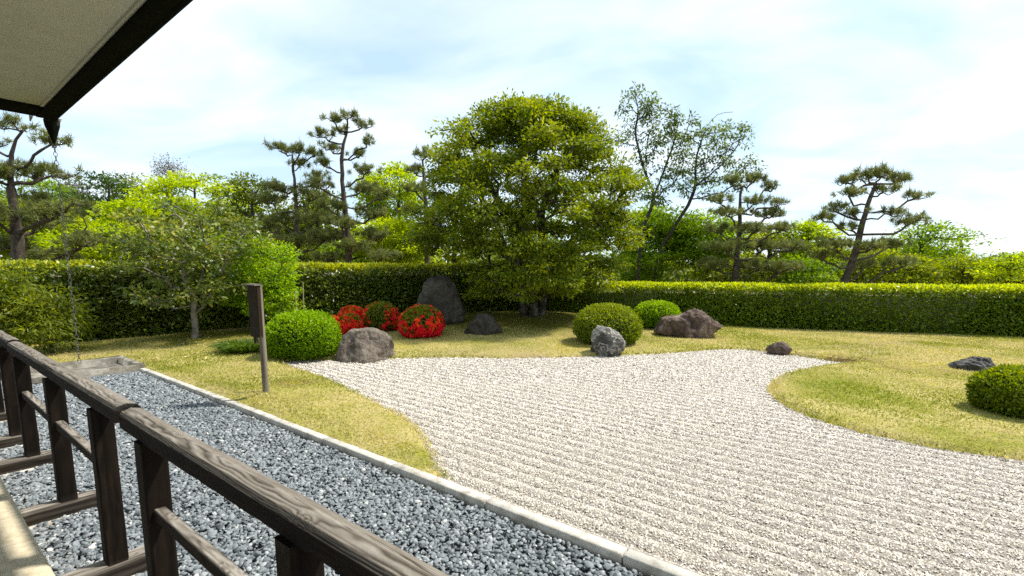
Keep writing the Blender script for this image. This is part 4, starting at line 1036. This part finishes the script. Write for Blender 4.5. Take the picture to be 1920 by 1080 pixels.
pine('thick-trunked pine at the left edge under the roof corner', 12.3, (36, 500), [(32, 440), (25, 380), (20, 330), (22, 290), (30, 262), (42, 245)],
     [(28, 232, 32, 13), (95, 262, 36, 10), (-20, 262, 35, 12), (80, 322, 62, 15), (-20, 320, 45, 16), (105, 392, 55, 18), (60, 372, 35, 14), (-10, 400, 45, 18), (70, 415, 50, 16), (150, 452, 55, 18), (20, 455, 45, 16), (100, 480, 55, 16)], .155, 1, .6)
pine('slender pine with flat top, left of the pair behind the hedge', 17.5, (563, 490), [(558, 440), (556, 400), (553, 350), (549, 310), (548, 290)],
     [(522, 275, 26, 10), (560, 280, 26, 10), (588, 286, 22, 10), (562, 306, 22, 8), (595, 330, 30, 9), (530, 352, 38, 10), (585, 365, 34, 12), (505, 372, 34, 12), (530, 410, 40, 13), (595, 405, 40, 13), (500, 425, 36, 14), (560, 450, 40, 12), (610, 445, 35, 12), (520, 470, 40, 12)], .10, 2)
pine('taller open pine, right of the pair behind the hedge', 16.8, (656, 500), [(652, 450), (648, 400), (642, 340), (641, 300), (644, 270), (650, 248)],
     [(625, 222, 22, 8), (652, 215, 20, 8), (680, 232, 22, 8), (602, 250, 24, 8), (640, 245, 20, 8), (688, 266, 17, 13), (615, 275, 22, 8), (668, 288, 22, 8), (608, 305, 22, 8), (682, 320, 28, 10), (600, 345, 30, 10), (682, 352, 36, 11), (712, 365, 26, 13), (618, 385, 34, 12), (700, 400, 38, 13), (640, 418, 36, 12), (610, 440, 36, 13), (702, 440, 38, 13), (660, 462, 40, 12), (715, 478, 34, 11), (620, 482, 36, 11)], .125, 3)
pine('dark layered pine right of the large tree', 16.3, (1378, 530), [(1382, 480), (1386, 440), (1387, 400), (1388, 365), (1392, 350)],
     [(1412, 335, 34, 9), (1372, 340, 20, 8), (1442, 350, 22, 9), (1350, 375, 20, 9), (1418, 376, 26, 8), (1456, 380, 20, 8), (1365, 398, 30, 9), (1440, 400, 36, 10), (1345, 428, 30, 11), (1412, 428, 36, 11), (1460, 428, 32, 10), (1362, 462, 38, 12), (1430, 460, 42, 12), (1480, 462, 34, 12), (1340, 495, 36, 12), (1420, 497, 40, 12), (1470, 500, 36, 12)], .11, 4)
pine('leaning black pine above the right end of the low hedge', 14.2, (1574, 545), [(1584, 525), (1594, 502), (1604, 475), (1612, 440), (1622, 400), (1632, 370), (1642, 345)],
     [(1612, 330, 34, 10), (1655, 322, 30, 9), (1690, 333, 32, 9), (1588, 338, 22, 7), (1592, 362, 28, 8), (1655, 356, 28, 8), (1718, 366, 26, 8), (1565, 388, 24, 10), (1545, 408, 24, 9), (1602, 398, 24, 8), (1668, 396, 24, 7), (1700, 414, 34, 11), (1592, 425, 22, 8), (1562, 458, 38, 11), (1630, 462, 34, 9), (1675, 456, 34, 9), (1545, 480, 30, 10), (1690, 492, 32, 10), (1620, 495, 36, 10)], .105, 5, .5)
pine('half hidden pine behind the left flank of the large tree', 18.5, (800, 500), [(800, 440), (798, 380), (795, 330), (792, 300)],
     [(795, 288, 26, 9), (778, 318, 24, 9), (815, 330, 24, 9), (780, 352, 28, 10), (825, 372, 26, 10), (775, 395, 28, 10), (815, 420, 28, 10)], .12, 6)
# cherries
def cherry(label, Y, base, trunks_px, clspec, seed, per=26, r0=.06):
    rs = np.random.default_rng(seed); b = W(*base, Y); b[2] = -.1
    tr_ = []
    for i, L in enumerate(trunks_px):
        pts = [W(px, py, Y + dy) for px, py, dy in L]
        tr_.append(([b] if i == 0 else []) + pts)
    cl = np.concatenate([blob(rs, int(n_ * .9), px, py, rx, ry, Y, None, .25) for (n_, px, py, rx, ry) in clspec])
    return tree('cherry_tree', label, b, tr_, cl, M['cherry'], M['bark_dark'], seed, per=per, sg=.15, flat=.9, size=.12, asp=.45, r0=r0, rt=.008, group='sparse cherry trees', tbase=.4, droop=.6, bend=.05, zpen=.9)
M['cherry'] = leaf_mat('cherry_leaf', [(.06, .095, .018), (.12, .18, .03), (.22, .29, .04)], .4)
cherry('tallest thin cherry tree, left of the sparse pair', 18, (1196, 520), [[(1200, 470, 0), (1208, 420, 0), (1225, 370, .2), (1205, 310, 0), (1192, 250, 0), (1196, 200, 0), (1180, 165, 0)], [(1225, 370, .2), (1245, 320, .4), (1262, 270, .3), (1275, 225, .2)]],
       [(26, 1190, 195, 38, 38), (22, 1235, 215, 30, 40), (30, 1200, 265, 42, 40), (40, 1255, 280, 50, 60), (40, 1220, 345, 50, 45), (26, 1280, 240, 30, 35)], 90)
cherry('wide thin cherry tree with bare top twigs, right of the sparse pair', 18.5, (1222, 520), [[(1235, 480, 0), (1262, 430, 0), (1290, 385, 0), (1303, 350, 0), (1305, 300, 0), (1316, 250, 0), (1292, 205, 0)], [(1303, 350, 0), (1340, 320, .3), (1375, 285, .3), (1395, 250, .2)], [(1316, 250, 0), (1345, 215, -.2), (1375, 210, -.2)]],
       [(40, 1320, 280, 60, 45), (36, 1370, 275, 45, 45), (40, 1330, 340, 70, 40), (20, 1398, 320, 24, 40), (20, 1300, 330, 40, 40)], 91)

# trees further back: each has its own trunk and crown
def back(label, px, py, rx, ry, Y, mat, seed, n=60, per=60, sg=.36, size=.15, flat=.36, name='broadleaf_tree', cat='tree', tb=.5, bark='bark_dark', asp=.5, lower=True):
    rs = np.random.default_rng(1000 + seed); b = W(px, 505, Y); b[2] = -.1
    cl = blob(rs, int(n * 1.1), px, py, rx, ry, Y, None, .15)
    cl = cl[cl[:, 2] > .3]; cl = cl[vnoise(cl * np.array([.9, .9, 1.6]), seed)[:] > -.35]
    top = W(px + rs.uniform(-.2, .2) * rx, py - ry * .5, Y)
    tr_ = [[b, b + (top - b) * .4 + rs.normal(0, .12, 3) * np.array([1, 1, 0]), top]]
    return tree(name, label, b, tr_, cl, M[mat], M[bark], 2000 + seed, per=per, sg=sg, flat=flat, size=size, asp=asp, r0=.12, rt=.012, group='trees and shrubs beyond the hedge', sides=5, tbase=tb, cat=cat, tvar=.26)
back('broad lime maple with flat layered top behind the camellia', 365, 375, 98, 48, 23, 'lime', 1, 130, 85, flat=.3, tb=.6)
back('small lime maple between the dark evergreen and the camellia', 252, 415, 52, 55, 20, 'lime', 2, 80, 80, flat=.3, tb=.6)
back('dark evergreen tree left of the lime maples', 195, 385, 55, 55, 24, 'dark', 3, 80, 70)
back('far grey-brown drooping tree rising above the lime maple', 320, 322, 26, 22, 40, 'greytwig', 4, 34, 50, .5, .14, .8)
back('far grey-brown tree behind the left edge pine', 128, 362, 48, 28, 34, 'greytwig', 5, 40, 60, .5, .16)
back('far olive tree with ragged top above the dark evergreen', 248, 352, 38, 26, 34, 'olive', 6, 40, 60, .5, .16)
back('olive round tree behind the slender pine', 480, 405, 68, 80, 21, 'olive', 7, 110, 70)
back('olive tree between the two slender pines', 600, 425, 55, 70, 22, 'olive', 8, 80, 70)
back('tall lime maple left of the large tree', 738, 372, 58, 66, 23, 'lime', 9, 120, 80, flat=.35, tb=.55)
back('brightest lime maple just above the hedge left of the large tree', 745, 455, 64, 46, 19, 'lime', 10, 100, 90, .34, .13, .3, tb=.7)
back('lime tree glimpsed through the left of the large tree', 850, 430, 60, 70, 22, 'lime2', 11, 70, 60)
back('green tree hidden behind the middle of the large tree', 1000, 440, 90, 60, 23, 'green', 12, 70, 60)
back('fresh green tree below the tall thin cherry', 1232, 440, 62, 72, 20, 'green', 13, 130, 85, .38, .14, tb=.72)
back('fresh green tree below the wide thin cherry', 1318, 455, 66, 66, 19.5, 'green', 14, 130, 85, .38, .14, tb=.72)
back('yellow-green tree behind the dark layered pine', 1440, 470, 60, 45, 22, 'lime2', 15, 70, 70, tb=.4)
back('yellow-green tree between the dark and the leaning pine', 1515, 462, 48, 46, 21, 'lime', 16, 70, 70, tb=.5)
back('lime shrub right under the leaning pine', 1600, 492, 60, 34, 18, 'lime2', 17, 60, 70, .34, .12, tb=.4, name='background_shrub', cat='shrub')
back('green loose-leaved tree right of the leaning pine', 1735, 465, 62, 44, 19, 'green', 18, 60, 60, .4, .13)
back('thin open tree with upswept twigs near the right edge', 1795, 470, 45, 36, 21, 'green', 19, 26, 34, .4, .13)
back('lime shrub above the hedge right of the leaning pine', 1700, 512, 60, 28, 17, 'lime2', 20, 60, 70, .32, .11, tb=.35, name='background_shrub', cat='shrub')
back('lime shrub near the right end of the hedge', 1810, 512, 60, 28, 17, 'lime2', 21, 60, 70, .32, .11, tb=.5, name='background_shrub', cat='shrub')
back('lime maple with dark forked trunk at the right edge', 1890, 510, 50, 30, 15.5, 'lime', 22, 50, 60, .3, .10, tb=.6)
back('far dark green tree line tree at the right edge', 1895, 492, 60, 14, 40, 'dark', 23, 40, 60, .5, .2)
back('lime tree behind the left edge pine', 60, 435, 95, 60, 20, 'lime2', 24, 130, 80, tb=.4)
back('lime tree above the left hedge behind the camellia', 185, 462, 85, 42, 17, 'lime', 25, 110, 80, .34, .12, tb=.55)
back('green tree behind the left edge pine trunk', 30, 380, 80, 60, 24, 'green', 26, 80, 70)
back('lime tree behind the middle of the camellia', 320, 455, 70, 50, 19, 'lime2', 27, 70, 70, tb=.45)
back('olive shrub above the hedge behind the slender pine', 560, 478, 60, 28, 18.5, 'olive', 28, 60, 70, .34, .12, name='background_shrub', cat='shrub')
back('green shrub above the hedge behind the bright leafy shrub', 430, 475, 60, 40, 18, 'green', 29, 60, 70, .36, .13, name='background_shrub', cat='shrub')
back('green shrub behind the taller open pine', 655, 478, 55, 30, 19.5, 'green', 30, 60, 70, .34, .12, name='background_shrub', cat='shrub')
back('olive shrub at the foot of the dark layered pine', 1390, 515, 60, 26, 18, 'olive', 31, 60, 70, .34, .12, name='background_shrub', cat='shrub')
back('green shrub above the hedge between the pines', 1500, 512, 60, 26, 17.5, 'green', 32, 60, 70, .34, .12, name='background_shrub', cat='shrub')
back('green shrub at the foot of the cherry trees', 1195, 490, 60, 44, 19, 'green', 33, 60, 70, .36, .13, name='background_shrub', cat='shrub')
# far wood closing the view
rs = np.random.default_rng(500); n = 20000
a_ = rs.uniform(-1.05, 1.05, n); R_ = rs.uniform(46, 60, n); x_ = np.sin(a_) * R_; y_ = np.cos(a_) * R_
hh = 3.0 + 2.2 * fbm(np.stack([a_ * 9, 0 * a_, 0 * a_], -1), 4, 3) + np.where(a_ < -.15, 3.4, 0) * np.clip((-a_ - .15) * 4, 0, 1) - 1.3 * np.clip((a_ - .55) * 4, 0, 1)
P_ = np.stack([x_, y_, rs.random(n) ** .7 * hh], -1); D = unit(rs.normal(0, 1, (n, 3))); Nn = unit(np.array([0, -.3, 1]) + rs.normal(0, .6, (n, 3)))
L = rs.uniform(.4, 1.0, n); V, Fq = leaf_geo(P_, D, Nn, L, L * .6)
tag(mk('far_wood', V, Fq, M['olive'], attrs={'tint': ('FACE', rs.random(n))}), 'far olive green wood along the horizon', 'wood', kind='stuff')
# fallen leaves under the camellia
rs = np.random.default_rng(600); n = 46; P_ = []
for _ in range(n):
    p = GH(rs.uniform(285, 470), rs.uniform(628, 680)); P_.append(p + np.array([0, 0, .02]))
P_ = np.array(P_); L = rs.uniform(.05, .09, n); D = unit(rs.normal(0, 1, (n, 3)) * np.array([1, 1, .2])); Nn = unit(np.array([0, 0, 1]) + rs.normal(0, .3, (n, 3)))
V, Fq = leaf_geo(P_, D, Nn, L, L * .5)
tag(mk('fallen_leaves', V, Fq, leaf_mat('fallen_leaf', [(.45, .38, .08), (.6, .55, .25), (.35, .2, .06)], .2), attrs={'tint': ('FACE', rs.random(n))}), 'pale yellow fallen leaves on the moss under the camellia', 'leaves', kind='stuff')
